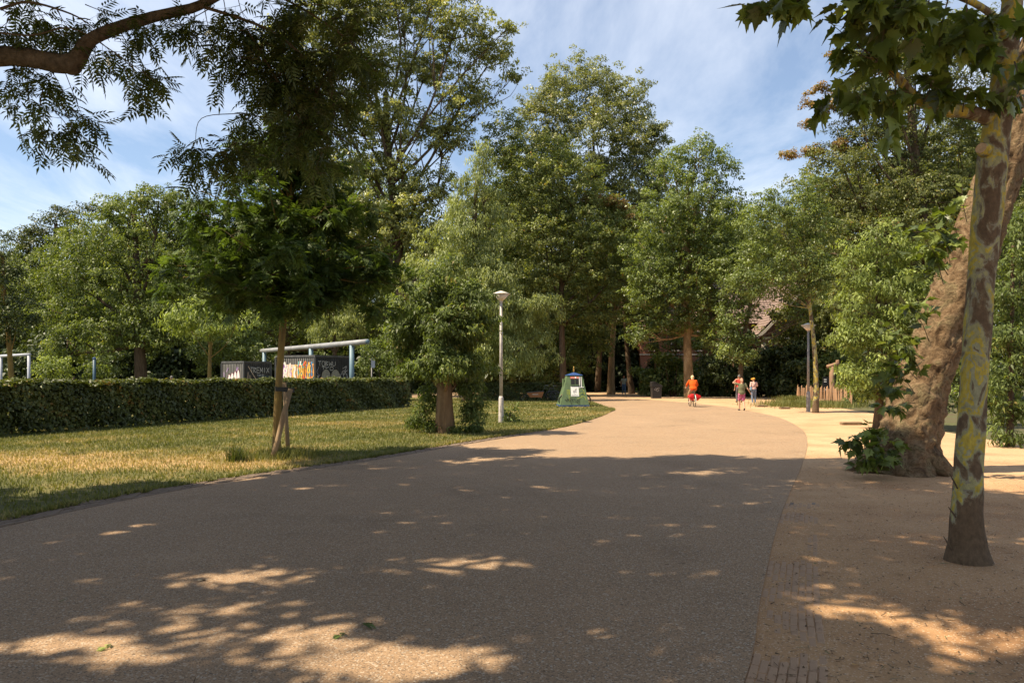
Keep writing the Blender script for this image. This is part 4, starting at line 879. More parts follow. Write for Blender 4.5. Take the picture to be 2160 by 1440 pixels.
a = GP(609, 956) + Vector((0, 0, -.1)); b = P(600, 806, a.y)
o = MB().tube([a, a.lerp(b, .5) + Vector((-.01, 0, 0)), b], [.05, .048, .046], 12).build('tree_stake', M_STAKE, None, True); tag(o, 'upright round wooden stake just behind the sapling trunk', 'stake')
M_RUB = mat('black_rubber', (0.012, 0.012, 0.012), .6, .4)
c0 = P(590, 820, sd_); c1 = P(613, 822, sd_ - .05)
mb = MB(); ring = [c0 + Vector((-.10, 0, 0)), c0 + Vector((-.05, -.10, 0)), (c0 + c1) * .5 + Vector((0, -.10, 0)), c1 + Vector((.04, -.07, -.01)), c1 + Vector((.075, .0, -.01)), c1 + Vector((.03, .08, -.01)), (c0 + c1) * .5 + Vector((0, .10, 0)), c0 + Vector((-.05, .10, 0)), c0 + Vector((-.10, 0, 0))]
for p0, p1 in zip(ring, ring[1:]):
    dn = Vector((0, 0, -.045)); up_ = Vector((0, 0, .045)); nn = (p1 - p0).cross(Vector((0, 0, 1))).normalized() * .006
    mb.hexa([p0 + dn - nn, p1 + dn - nn, p1 + dn + nn, p0 + dn + nn], [p0 + up_ - nn, p1 + up_ - nn, p1 + up_ + nn, p0 + up_ + nn])
o = mb.build('tree_tie', M_RUB); tag(o, 'black rubber band tying sapling trunk to its stakes', 'tree tie')
# weeds and long grass round the sapling foot
def weed(name, label, c, n, h, leaf, spread, cat='weed', w=.012):
    x = rng.normal(0, spread, n); y = rng.normal(0, spread, n); a = rng.uniform(0, 6.28, n); hh = rng.uniform(.4, 1, n) * h; ln = rng.uniform(.1, .8, n) * hh
    p = np.stack([x, y, np.full(n, .0)], 1); s = np.stack([np.cos(a), np.sin(a), 0 * a], 1) * w; V = np.empty((n, 4, 3))
    V[:, 0] = p - s * .6; V[:, 1] = p + s * .6; V[:, 2] = p + np.stack([-np.sin(a) * ln, np.cos(a) * ln, hh], 1) + s * .2; V[:, 3] = V[:, 2] - s * .4
    o = link(bpy.data.objects.new(name, quads_mesh(name, V, LM[leaf], rng.random(n) * .6))); o.location = (c[0], c[1], .01); return tag(o, label, cat, kind='stuff')
weed('grass_tuft', 'long grass tuft around the sapling foot and stakes', sb + Vector((.15, .05, 0)), 2200, .22, 'grass', .35, 'grass')
weed('weed', 'dark green upright weed left of the sapling stakes', GP(500, 975), 260, .34, 'ash', .09, 'weed', .012)
weed('weed', 'low weed rosette on the dry lawn patch', GP(150, 962), 120, .10, 'ash', .12, 'weed', .014)

# --- plane leaves: five-lobed blades
def palmate(seed):
    rs = random.Random(seed)
    out = [(0, 0), (-.10, -.06), (-.30, .02), (-.26, .10), (-.50, .22), (-.34, .30), (-.46, .52), (-.22, .48), (-.18, .62), (-.10, .66), (0, 1.0), (.10, .66), (.18, .62), (.22, .48), (.46, .52), (.34, .30), (.50, .22), (.26, .10), (.30, .02), (.10, -.06)]
    cup = rs.uniform(.05, .25); bend = rs.uniform(.05, .35); tw = rs.uniform(-.15, .15)
    V = [(x * rs.uniform(.92, 1.08), y, abs(x) * cup - bend * (y - .1) ** 2 + tw * x * y) for x, y in out] + [(0, .30, -.02)]
    n = len(out)
    return V, [(i, (i + 1) % n, n) for i in range(n)]
PALM = [palmate(i) for i in range(5)]
def palm_mesh(i, k):
    V, Fc = PALM[i]
    return np_mesh('leaf', np.array(V) @ np.array([[0, 1, 0], [1, 0, 0], [0, 0, 1.0]]), np.array(Fc)[:, ::-1], LM['bigplane'], np.full(len(Fc), k))
PALM_ME = [palm_mesh(i % 5, (i * 0.37) % 1) for i in range(15)]
def plane_leaves(root, sp, size, limit, name='foliage'):
    """the largest leaves as objects, the rest joined"""
    n = len(sp.p); order = list(range(n)); rl = root.location
    camv = Vector((0, 0, EYE)) - rl
    def vis(i):
        w = sp.p[i] + rl
        px = CX + F * w.x / max(w.y, .1); py = HZ - F * (w.z - EYE) / max(w.y, .1)
        return (0 if (w.y > 0 and -40 < px < 2200 and -60 < py < 1440) else 1, (sp.p[i] - camv).length)
    order.sort(key=vis)
    nobj = 0; Vs = []; rr = []
    for i in order:
        x = sp.x[i]; z = (sp.n[i] - x * sp.n[i].dot(x)).normalized(); y = z.cross(x); s = size * random.uniform(.6, 1.15)
        p = sp.p[i] + x * .03
        if nobj < limit and vis(i)[0] == 0:
            o = bpy.data.objects.new('leaf', random.choice(PALM_ME)); link(o, root)
            o.matrix_local = Matrix((x, y, z)).transposed().to_4x4() @ Matrix.Scale(s, 4); o.location = p; nobj += 1
        else:
            V, Fc = PALM[i % 5]; V = np.array(V) @ np.array([[0, 1, 0], [1, 0, 0], [0, 0, 1.0]]) * s
            W = V @ np.array([tuple(x), tuple(y), tuple(z)]) + np.array(tuple(p)); Vs.append(W); rr.append(random.random())
    if Vs:
        m = len(Vs); nv = len(Vs[0]); Fc = np.array(PALM[0][1])[:, ::-1]
        FF = (Fc[None] + (np.arange(m) * nv)[:, None, None]).reshape(-1, 3)
        o = link(bpy.data.objects.new(name, np_mesh(name, np.concatenate(Vs), FF, LM['bigplane'], np.repeat(rr, len(Fc)))), root); o['kind'] = 'stuff'
    return nobj, len(Vs)
# young mottled plane
yb = GP(2042, 1184); yd = yb.y
yp = thing('plane_tree', 'young plane with yellow and grey mottled bark standing in the sand', 'tree', yb)
tp = [Vector((0, 0, -.12)), P(2041, 1150, yd) - yb, P(2040, 1060, yd) - yb, P(2050, 880, yd) - yb, P(2068, 606, yd) - yb, P(2080, 480, yd) - yb, P(2092, 350, yd) - yb, P(2112, 200, yd) - yb, P(2135, 0, yd) - yb, P(2150, -200, yd) - yb, P(2150, -450, yd) - yb]
q = smooth_path(tp, 7)
def yb_bump(p, dv, t): return 1 + .10 * mnoise.noise(p * 2.2 + dv * .6) + .05 * mnoise.noise(p * 7 + dv * 1.5)
MB().tube(q, lerp_list([.26, .17, .133, .118, .115, .128, .13, .11, .09, .07, .04], len(q)), 28, True, yb_bump).build('trunk', BARK_THIN, yp, True)
mb = MB(); stb = P(2078, 318, yd - .08) - yb; sdir = Vector((-.85, -.5, .2)).normalized()
mb.tube([stb, stb + sdir * .07], [.066, .055], 14); mb.build('stub_collar', BARK_THIN, yp, True)
mb = MB(); mb.tube([stb + sdir * .069, stb + sdir * .076], [.050, .048], 14); mb.build('cut_face', mat('cut_wood', (.50, .34, .20), .8, .1, var=.2, vscale=30), yp)['label'] = 'pale sawn end of a cut branch'
for (x0, y0, x1, y1) in [(2012, 1030, 2004, 1000), (2008, 1090, 2000, 1068), (2000, 1160, 1990, 1130)]:
    a = P(x0 + 8, y0, yd - .05) - yb; b = P(x1, y1, yd - .08) - yb
    MB().tube([a, a.lerp(b, .5), b], [.007, .009, .002], 5).build('bark_flake', BARK, yp)
limbs = [([S_ - yb for S_ in (P(2095, 255, yd), P(2040, 235, yd - .1), P(1990, 232, yd - .2), P(1930, 205, yd - .3), P(1890, 160, yd - .4), P(1840, 120, yd - .5))], [.07, .06, .055, .05, .035, .02]),
         ([S_ - yb for S_ in (P(2125, 90, yd), P(2100, 40, yd - .3), P(2040, 0, yd - .6), P(1960, -20, yd - .9), P(1850, -30, yd - 1.0), P(1700, -20, yd - 1.0))], [.04, .03, .028, .022, .016, .008]),
         ([S_ - yb for S_ in (P(2115, 180, yd), P(2160, 120, yd - .1), P(2230, 60, yd - .2))], [.04, .03, .02]),
         ([S_ - yb for S_ in (P(2130, 20, yd), P(2080, -60, yd + .3), P(1950, -120, yd + .5), P(1800, -150, yd + .8))], [.04, .03, .02, .01]),
         ([S_ - yb for S_ in (P(2120, 130, yd), P(2060, 90, yd + .4), P(1960, 60, yd + .8), P(1860, 60, yd + 1.1))], [.03, .025, .018, .008])]
for pts, rad in limbs:
    q = smooth_path(pts, 5); MB().tube(q, lerp_list(rad, len(q)), 10, True, yb_bump).build('limb', BARK_THIN, yp, True)
sp = Spray()
def Sy(px, py, d): return P(px, py, d) - yb
for (x0, y0, x1, y1, d, n) in [(1700, -30, 1600, 10, 6.1, 7), (1720, -20, 1650, 30, 6.1, 6), (1700, -20, 1690, 20, 6.1, 5), (1840, 120, 1740, 40, 6.4, 8), (1840, 125, 1770, 120, 6.4, 9), (1850, 130, 1760, 190, 6.4, 10), (1860, 150, 1790, 230, 6.4, 10), (1880, 160, 1830, 210, 6.4, 9), (1890, 170, 1880, 250, 6.5, 7),
                               (1850, -30, 1800, 60, 6.1, 10), (1900, -20, 1860, 90, 6.1, 11), (1960, -20, 1920, 90, 6.2, 12), (2000, 0, 1980, 120, 6.3, 12), (2040, 0, 2040, 110, 6.4, 12), (2080, 40, 2090, 150, 6.5, 10), (1960, 60, 1900, 40, 7.6, 12), (1930, 60, 1940, 130, 7.6, 12), (2000, 80, 1990, 160, 7.5, 12),
                               (1930, 205, 1880, 190, 6.7, 8), (1950, 215, 1960, 150, 6.7, 9), (1990, 232, 2010, 170, 6.8, 9), (2030, 236, 2060, 180, 6.9, 9), (1990, 225, 1940, 150, 6.8, 9), (1890, 165, 1850, 100, 6.6, 9), (1870, 150, 1800, 90, 6.6, 9), (2160, 110, 2150, 200, 6.9, 8), (2200, 70, 2150, 60, 6.8, 8), (2140, 130, 2130, 210, 6.6, 6), (2100, 40, 2020, 60, 6.5, 10), (1950, -20, 1880, 20, 6.1, 10), (1860, -30, 1770, 10, 6.1, 9), (1900, -30, 1830, -10, 6.3, 9), (2050, 90, 2000, 40, 7.4, 10), (1900, 62, 1840, 70, 7.9, 10), (2060, 95, 2080, 60, 7.4, 9)]:
    a = Sy(x0, y0, d); b = Sy(x1, y1, d + random.uniform(-.2, .2)); sp.twig(a, b, .007, .06, n, .55, .15, 1, .25)
# crown above the frame
for k in range(95):
    a = limbs[random.choice([1, 3, 4])][0][random.randint(1, 3)] + Vector((0, 0, random.uniform(.3, 2.5)))
    e = a + Vector((random.gauss(-.6, 1.3), random.gauss(0, 1.3), random.uniform(.2, 1.6)))
    w = e + yb
    if w.z < EYE + .52 * w.y + .15: continue
    if a.z + yb.z < EYE + .5 * (a.y + yb.y) + .1: a.z = EYE + .5 * (a.y + yb.y) + .2
    sp.twig(a, e, .008, .05, 8, .4, .2, 2, .4)
sp.mb.build('twig', TWIG, yp)['kind'] = 'stuff'
print('young plane leaves', plane_leaves(yp, sp, 0.20, 290))
# old leaning plane
ob = Vector((7.2, 13.5, 0)); od = 13.5
op = thing('plane_tree', 'huge leaning old plane trunk with lumpy tan bark on the sand', 'tree', ob)
tp = [P(1925, 1010, od) - ob + Vector((0, .35, 0)), P(1932, 975, od) - ob + Vector((0, .35, 0)), P(1946, 900, od) - ob + Vector((0, .35, 0)), P(1972, 800, od) - ob + Vector((0, .35, 0)), P(2018, 680, od) - ob + Vector((0, .35, 0)), P(2060, 570, od) - ob + Vector((0, .35, 0)), P(2098, 460, od) - ob + Vector((0, .35, 0)), P(2140, 340, od) - ob + Vector((0, .35, 0)), P(2190, 180, od) - ob + Vector((0, .35, 0)), P(2230, -40, od) - ob + Vector((.2, .35, 0)), P(2250, -300, od) - ob + Vector((.3, .35, 0))]
q = smooth_path(tp, 16)
def old_bump(p, dv, t):
    a = math.atan2(dv.y, dv.x); rootf = max(0, 1 - p.z / .55) if p.z < .55 else 0
    v = 1 + .09 * mnoise.noise(Vector((p.x * .8 + dv.x * .9, p.y + dv.y * .9, p.z * 1.5))) + .10 * mnoise.noise(Vector((dv.x * 2.4, dv.y * 2.4, p.z * 3.2 + 7))) + .085 * mnoise.noise(Vector((dv.x * 4, dv.y * 4, p.z * 7))) + .075 * mnoise.noise(Vector((dv.x * 8, dv.y * 8, p.z * 16)))
    v += rootf * (.16 * math.cos(a * 4 + .6) + .12)
    cr_ = math.cos(a - (-.75)); v -= .24 * max(0, cr_ - .9) * 10 * (1 if p.z < 2.6 else .4)      # deep fold down the front
    return v
MB().tube(q, lerp_list([.76, .63, .52, .46, .44, .44, .42, .38, .34, .28, .12], len(q)), 96, True, old_bump).build('trunk', BARK_OLD, op, True)
for (dx_, dy_, L_) in [(-1, -.25, .75), (-.6, -.9, .5), (.5, -1, .45), (-.9, .6, .6)]:
    dv = Vector((dx_, dy_, 0)).normalized(); s0 = Vector((0, .35, .0)) + dv * .35
    MB().tube([s0 + Vector((0, 0, .38)), s0 + dv * .22 + Vector((0, 0, .2)), s0 + dv * .4 + Vector((0, 0, .08)), s0 + dv * (L_) + Vector((0, 0, -.04))], [.20, .17, .12, .05], 12, True, old_bump).build('root', BARK_OLD, op, True)
sp = Spray()
def So(px, py, d): return P(px, py, d) - ob
for (x0, y0, x1, y1, d, n, sub) in [(1880, 985, 1800, 915, 12.9, 9, 2), (1885, 985, 1830, 890, 12.9, 9, 3), (1880, 990, 1850, 920, 12.8, 9, 3), (1880, 990, 1820, 960, 12.8, 8, 2), (1890, 980, 1870, 900, 13.0, 8, 2), (1880, 985, 1810, 940, 12.9, 7, 2),
                                    (1930, 830, 1860, 760, 12.8, 8, 3), (1935, 800, 1830, 740, 12.8, 7, 2), (1940, 780, 1880, 680, 12.8, 8, 3), (1930, 830, 1850, 820, 12.9, 7, 2), (1960, 720, 1900, 640, 12.9, 8, 3), (1950, 760, 1870, 720, 12.7, 8, 2), (1930, 850, 1880, 860, 12.9, 6, 2),
                                    (2000, 580, 1930, 480, 12.6, 9, 3), (2005, 560, 1960, 440, 12.6, 9, 3), (2000, 570, 1900, 530, 12.6, 8, 2), (2020, 520, 2000, 450, 12.6, 8, 2), (1990, 590, 1920, 580, 12.7, 8, 2), (2040, 470, 2030, 390, 12.8, 7, 1), (1990, 600, 1900, 470, 12.5, 8, 2)]:
    sp.twig(So(x0, y0, d), So(x1, y1, d + random.uniform(-.3, .3)), .008, .08, n, .35, .08, sub, .32)
# high crown, above and right of the frame
for k in range(55):
    c = Vector((10.3, 13.8, 10.5)) - ob; u = Vector((random.gauss(0, 1), random.gauss(0, 1), random.gauss(0, .7))).normalized()
    a = c + u * 1.6; e = c + Vector((u.x * 4, u.y * 3.4, u.z * 3)); w = e + ob
    if w.z < EYE + .5 * w.y + .2 and w.x < .69 * w.y: continue
    sp.twig(a, e, .02, .05, 9, .35, .25, 4, .9)
sp.mb.build('twig', TWIG, op)['kind'] = 'stuff'
print('old plane leaves', plane_leaves(op, sp, 0.21, 180))
tcr = Vector(tp[-1])
for e in [(2.2, -.5, 11.5), (4.5, .8, 10.8), (3.6, 2.5, 12)]:
    q = smooth_path([tcr - Vector((0, 0, 1.2)), (tcr + Vector(e)) * .5 + Vector((0, 0, .3)), Vector(e)], 4); MB().tube(q, lerp_list([.14, .1, .04], len(q)), 8, False).build('limb', BARK_OLD, op, True)
# ------------------------------------------------------------------ street furniture and park objects
M_POLE = mat('lamp_pole_paint', (0.46, 0.41, 0.37), .55, .4, var=.25, vscale=6, bump=.15, bscale=30)
M_POLE2 = mat('lamp_pole_grey', (0.27, 0.245, 0.23), .6, .4, var=.25, vscale=6)
M_CAP = mat('lamp_cap', (0.62, 0.54, 0.44), .5, .4, var=.1)
M_DIFF = mat('lamp_diffuser', (0.66, 0.56, 0.46), .4, .4, var=.08)
def lamp(label, px, py, H, pm):
    g = GP(px, py); t = thing('street_lamp', label, 'street lamp', g)
    MB().tube([(0, 0, -.1), (0, 0, .0), (0, 0, .92), (0, 0, 1.0)], [.095, .095, .088, .066], 18).build('pole_base', pm, t, True)
    MB().tube([(0, 0, .99), (0, 0, H - .42)], [.062, .045], 16).build('pole', pm, t, True)
    MB().box((0, -.090, .55), (.07, .008, .22)).build('access_door', pm, t)
    MB().tube([(0, 0, H - .44), (0, 0, H - .37)], [.058, .058], 16).build('collar', pm, t, True)
    df = MB().lathe([(.06, H - .38), (.31, H - .135)], seg=24).build('diffuser', M_DIFF, t, True)
    MB().lathe([(.335, H - .135), (.34, H - .12), (.17, H - .05), (.03, H - .005), (.0, H)], seg=24).build('cap', M_CAP, t, True)
    return t
lamp('pale park lamp post with conical cap beside the bushy pollard', 1057, 893, 4.85, M_POLE)
lamp('grey park lamp post with conical head beside the slender plane', 1705, 869, 4.28, M_POLE2)

# green kiosk-shaped waste container
M_GRN = mat('green_paint', (0.088, 0.132, 0.06), .65, .4, var=.22, vscale=5); M_BLU = mat('blue_paint', (0.02, 0.06, 0.19), .55, .4, var=.3, vscale=6)
M_BLK = mat('black_paint', (0.012, 0.012, 0.012), .6, .3); M_WHT = mat('white_paint', (0.72, 0.70, 0.66), .6, .3, var=.06); M_GOLD = mat('gilt', (0.55, 0.32, 0.08), .35, .5, .7)
M_YEL = mat('yellow_spray', (0.42, 0.46, 0.06), .7, .2); M_REDP = mat('red_print', (0.55, 0.10, 0.05), .6, .3); M_GREYP = mat('grey_spray', (0.30, 0.29, 0.27), .8, .2)
kg = GP(1210.5, 859); k = thing('waste_kiosk', 'green pyramid-shaped waste container with blue base, blue roof and poster', 'waste container', kg + Vector((0, .8, 0)), R(4))
S0 = .001932
def kx(zx): return (zx - 662) * S0
def kz(zy): return (1165 - zy) * S0
KT = 1.75; KB = .12
def fp(x, z, off=.008): return Vector((x, -.80 + .45 * (z - KB) / (KT - KB), z)) + Vector((0, -1, .25)).normalized() * off
mb = MB(); b, t_ = .806, .42; sh = .06
mb.hexa([(-b, -.8, KB), (b, -.8, KB), (b, .8, KB), (-b, .8, KB)], [(-t_ + sh, -.35, KT), (t_ + sh, -.35, KT), (t_ + sh, .35, KT), (-t_ + sh, .35, KT)]); mb.build('body', M_GRN, k)
MB().box((0, 0, .07), (1.63, 1.62, .12)).build('plinth', M_BLU, k)
for sx in (-1, 1):
    for sy in (-1, 1): MB().box((sx * .6, sy * .6, -.0), (.12, .12, .06)).build('foot', M_BLK, k)
MB().add([(-.45 + sh, -.38, KT + .004), (.45 + sh, -.38, KT + .004), (.45 + sh, .38, KT + .004), (-.45 + sh, .38, KT + .004), (-.45 + sh, -.38, KT + .03), (.45 + sh, -.38, KT + .03), (.45 + sh, .38, KT + .03), (-.45 + sh, .38, KT + .03), (sh, 0, KT + .19)],
         [(3, 2, 1, 0), (0, 1, 5, 4), (1, 2, 6, 5), (2, 3, 7, 6), (3, 0, 4, 7), (4, 5, 8), (5, 6, 8), (6, 7, 8), (7, 4, 8)]).build('roof', M_BLU, k)
MB().lathe([(.03, 1.92), (.022, 1.98), (.055, 2.03), (.02, 2.07), (.05, 2.12), (.018, 2.17), (.03, 2.21), (.004, 2.27)], (sh, 0, 0), 10).build('finial', M_GOLD, k, True)
for sx in (-1, 1): MB().box((sx * .56 + sh, .25, .85), (.05, .5, 1.45)).build('side_panel', M_GRN, k)
def decal(name, m, x0, x1, z0, z1, parent, off=.008, th=.006):
    q = [fp(x0, z0, off), fp(x1, z0, off), fp(x1, z1, off), fp(x0, z1, off)]; n = Vector((0, -1, .25)).normalized() * th
    return MB().hexa([p - n * 1.5 for p in q], [p + n for p in q]).build(name, m, parent)
op_ = decal('opening', M_BLK, kx(575), kx(800), kz(520), kz(365), k)
decal('divider', M_GRN, kx(690), kx(702), kz(518), kz(368), op_, .018); decal('sill', M_GRN, kx(560), kx(815), kz(545), kz(524), k, .03, .02)
po = decal('poster', M_WHT, kx(563), kx(792), kz(850), kz(570), k)
# pictogram: a person dropping litter into a basket, and lines of small print
def fdisc(name, m, x, z, r, par, off=.019):
    c = fp(x, z, off); V = [c] + [fp(x + r * math.cos(a * .5236), z + r * math.sin(a * .5236), off) for a in range(12)]
    return MB().add(V, [(0, i + 1, (i + 1) % 12 + 1) for i in range(12)]).build(name, m, par)
fdisc('pictogram', M_BLK, kx(716), kz(634), .022, po)
mb = MB()
def strip(mb, pts, w, fn, off=.019):
    for (x0, z0), (x1, z1) in zip(pts, pts[1:]):
        d = Vector((x1 - x0, z1 - z0, 0)); L = d.length or 1e-6; nx, nz = -d.y / L * w / 2, d.x / L * w / 2
        mb.add([fn(x0 + nx, z0 + nz, off), fn(x1 + nx, z1 + nz, off), fn(x1 - nx, z1 - nz, off), fn(x0 - nx, z0 - nz, off)], [(0, 1, 2, 3)])
strip(mb, [(kx(712), kz(652)), (kx(706), kz(700))], .034, fp); strip(mb, [(kx(708), kz(700)), (kx(716), kz(752))], .016, fp); strip(mb, [(kx(704), kz(700)), (kx(698), kz(752))], .016, fp); strip(mb, [(kx(708), kz(660)), (kx(668), kz(664))], .012, fp)
for i in range(5): strip(mb, [(kx(632 + i * 10), kz(690)), (kx(636 + i * 8), kz(750))], .006, fp)
strip(mb, [(kx(628), kz(690)), (kx(680), kz(690))], .008, fp); strip(mb, [(kx(634), kz(752)), (kx(674), kz(752))], .008, fp)
for (a0, a1, zz_) in [(640, 705, 793), (578, 640, 818), (650, 775, 818), (575, 690, 830), (700, 765, 830)]: strip(mb, [(kx(a0), kz(zz_)), (kx(a1), kz(zz_))], .008, fp)
mb.build('print', M_BLK, po)
for (a0, a1, b0, b1) in [(812, 832, 600, 300), (862, 884, 600, 300), (832, 862, 600, 586)]: decal('slot_frame', M_WHT, kx(a0), kx(a1), kz(b0), kz(b1), k, .012)
decal('slot', M_BLK, kx(834), kx(860), kz(584), kz(296), k, .009); decal('shelf', M_WHT, kx(888), kx(940), kz(604), kz(590), k, .02, .015)
st_ = decal('sticker', M_REDP, kx(560), kx(818), kz(345), kz(292), k); decal('emblem', M_WHT, kx(692), kx(735), kz(340), kz(296), st_, .016)
mb = MB(); strip(mb, [(kx(575), kz(318)), (kx(680), kz(318))], .016, fp, .017); strip(mb, [(kx(745), kz(318)), (kx(805), kz(318))], .016, fp, .017); mb.build('print', M_WHT, st_)
mb = MB()
for pts in [[(455, 800), (455, 665), (520, 665), (520, 800)], [(500, 680), (505, 900), (520, 980)], [(520, 885), (560, 880)], [(800, 745), (822, 790), (800, 815)], [(840, 770), (880, 750), (935, 755), (950, 800)], [(890, 640), (925, 680), (955, 780)], [(840, 855), (900, 845), (960, 870), (990, 960)], [(740, 920), (780, 905), (850, 880), (900, 890)]]:
    strip(mb, [(kx(a), kz(c)) for a, c in pts], .016, fp, .011)
mb.build('graffiti', M_YEL, k)
mb = MB()
for i in range(46):
    xa = 380 + i * 9.4 + random.uniform(-14, 14); za = random.uniform(915, 1000); pts = [(xa, za)]
    for j in range(3): pts.append((pts[-1][0] + random.uniform(-22, 22), pts[-1][1] + random.uniform(-34, 34)))
    strip(mb, [(kx(a), kz(c)) for a, c in pts], .011, fp, .014 + .0003 * i)
strip(mb, [(kx(530), kz(990)), (kx(570), kz(1085)), (kx(590), kz(960))], .014, fp, .03); strip(mb, [(kx(700), kz(1000)), (kx(800), kz(1085)), (kx(790), kz(960))], .014, fp, .031)
mb.build('graffiti', M_BLK, k)

# bicycles
M_TYRE = mat('tyre', (0.02, 0.018, 0.016), .85, .2); M_RIM = mat('rim', (0.35, 0.34, 0.33), .35, .5, .6); M_FRAME = mat('bike_frame', (0.03, 0.03, 0.032), .4, .5); M_SADDLE = mat('saddle', (0.025, 0.02, 0.018), .6, .4)
M_WFR = mat('pale_frame', (0.62, 0.68, 0.60), .45, .5)
def wheel(par, x, r=.34, z=None, name='wheel'):
    w = MB().torus((x, 0, z or r), r - .022, .008, 'y', 28, 6).build(name, M_RIM, par, True)
    MB().torus((x, 0, z or r), r - .012, .021, 'y', 28, 8).build('tyre', M_TYRE, w, True)
    mb = MB(); c = Vector((x, 0, z or r))
    for i in range(14):
        a = i * math.pi / 7; mb.tube([c + Vector((0, .03 * (-1) ** i, 0)), c + Vector((math.cos(a), 0, math.sin(a))) * (r - .025)], .0016, 3, False)
    mb.tube([c + Vector((0, -.05, 0)), c + Vector((0, .05, 0))], .02, 8); mb.build('spoke', M_RIM, w); return w
def bicycle(label, loc, rz, fm=None, group=None, name='bicycle', guard=None):
    fm = fm or M_FRAME
    b = thing(name, label, 'bicycle', loc, rz, group)
    wheel(b, -.53); wheel(b, .55)
    mb = MB(); bbk = Vector((-.06, 0, .30)); seat = Vector((-.24, 0, .80)); head = Vector((.38, 0, .80)); ht = Vector((.34, 0, .95))
    mb.tube([bbk, seat], .016, 8); mb.tube([bbk, head + Vector((.02, 0, -.12))], .018, 8); mb.tube([seat.lerp(bbk, .35), head], .014, 8); mb.tube([head + Vector((.04, 0, -.14)), ht], .018, 8)
    for s in (-1, 1):
        mb.tube([bbk + Vector((0, .02 * s, 0)), (-.53, .055 * s, .34)], .009, 6); mb.tube([seat + Vector((0, .015 * s, -.06)), (-.53, .055 * s, .34)], .008, 6); mb.tube([head + Vector((.04, .035 * s, -.14)), (.55, .05 * s, .34)], .010, 6)
    mb.build('frame', fm, b, True)
    MB().tube([seat, seat + Vector((-.04, 0, .12))], .013, 8).build('seat_post', M_RIM, b, True)
    MB().ell((-.30, 0, .95), (.14, .085, .035), 12, 6).ell((-.16, 0, .955), (.12, .03, .025), 10, 6).build('saddle', M_SADDLE, b, True)
    MB().tube([ht + Vector((-.18, -.29, .10)), ht + Vector((-.02, -.24, .13)), ht + Vector((.0, 0, .08)), ht + Vector((-.02, .24, .13)), ht + Vector((-.18, .29, .10))], .012, 8).tube([ht, ht + Vector((0, 0, .09))], .014, 8).build('handlebar', M_RIM, b, True)
    mb = MB(); mb.torus((-.53, 0, .34), .375, .022, 'y', 14, 6, R(20), R(190)); mb.build('mudguard', guard or fm, b, True)
    MB().torus((.55, 0, .34), .375, .02, 'y', 12, 6, R(10), R(160)).build('mudguard', guard or fm, b, True)
    MB().box((-.50, 0, .755), (.36, .13, .015)).tube([(-.56, .06, .75), (-.53, .07, .34)], .005, 5).tube([(-.56, -.06, .75), (-.53, -.07, .34)], .005, 5).build('rack', fm, b)
    MB().lathe([(.018, 0), (.018, .001)], (0, 0, 0), 6)
    MB().torus((-.06, 0, .30), .085, .006, 'y', 18, 5).tube([(-.06, -.07, .30), (.06, -.08, .18)], .008, 6).tube([(-.06, .07, .30), (-.18, .08, .42)], .008, 6).box((.06, -.12, .18), (.09, .07, .02)).box((-.18, .12, .42), (.09, .07, .02)).build('crankset', M_RIM, b)
    MB().box((-.72, 0, .70), (.02, .05, .04)).build('rear_light', M_REDP, b)
    return b
bicycle('bicycle leaning behind the green kiosk, its wheels showing either side', GX(1212, 42.2), R(4))
# cargo bike facing left
cb = thing('cargo_bike', 'wooden-box cargo bike parked before the low hedge, box facing left', 'cargo bike', GP(1140, 847), R(180))
wheel(cb, 1.10, .26); wheel(cb, -.98, .34)
M_WBOX = mat('cargo_wood', (0.30, 0.125, 0.05), .55, .35, var=.2, vscale=5, stretch=(.3, 1, 1))
mb = MB()
lo = [(-.10, -.30, .30), (.72, -.30, .30), (.72, .30, .30), (-.10, .30, .30)]; hi = [(-.22, -.36, .70), (.92, -.36, .62), (.92, .36, .62), (-.22, .36, .70)]
mb.hexa(lo, hi); bx_ = mb.build('cargo_box', M_WBOX, cb)
MB().tube([hi[0], hi[1], hi[2], hi[3], hi[0]], .018, 6).build('rim', M_FRAME, bx_)
for i in range(7): MB().box((.52 - i * .055, .335, .50), (.04, .006, .03)).build('lettering', M_WHT, bx_)
MB().tube([(.9, 0, .56), (1.10, .05, .26)], .016, 6).tube([(-.20, 0, .62), (-.42, 0, .30), (-.98, .05, .34)], .02, 8).tube([(-.42, 0, .30), (-.62, 0, .84)], .018, 8).tube([(-.60, 0, .74), (-.98, .05, .34)], .010, 6).tube([(-.18, 0, .66), (-.30, 0, 1.04)], .018, 8).tube([(.72, 0, .31), (.92, .03, .40)], .02, 8).build('frame', M_FRAME, cb, True)
MB().tube([(-.52, -.30, 1.08), (-.33, -.2, 1.1), (-.30, 0, 1.04), (-.33, .2, 1.1), (-.52, .30, 1.08)], .013, 8).build('handlebar', M_RIM, cb, True)
MB().ell((-.68, 0, .92), (.15, .09, .04), 12, 6).build('saddle', M_SADDLE, cb, True); MB().tube([(-.62, 0, .82), (-.65, 0, .9)], .013, 8).build('seat_post', M_RIM, cb)
MB().torus((-.98, 0, .34), .375, .022, 'y', 14, 6, R(10), R(170)).build('mudguard', M_FRAME, cb, True)
bicycle('dark bicycle parked between cargo bike and green kiosk', GP(1178, 846), R(186))

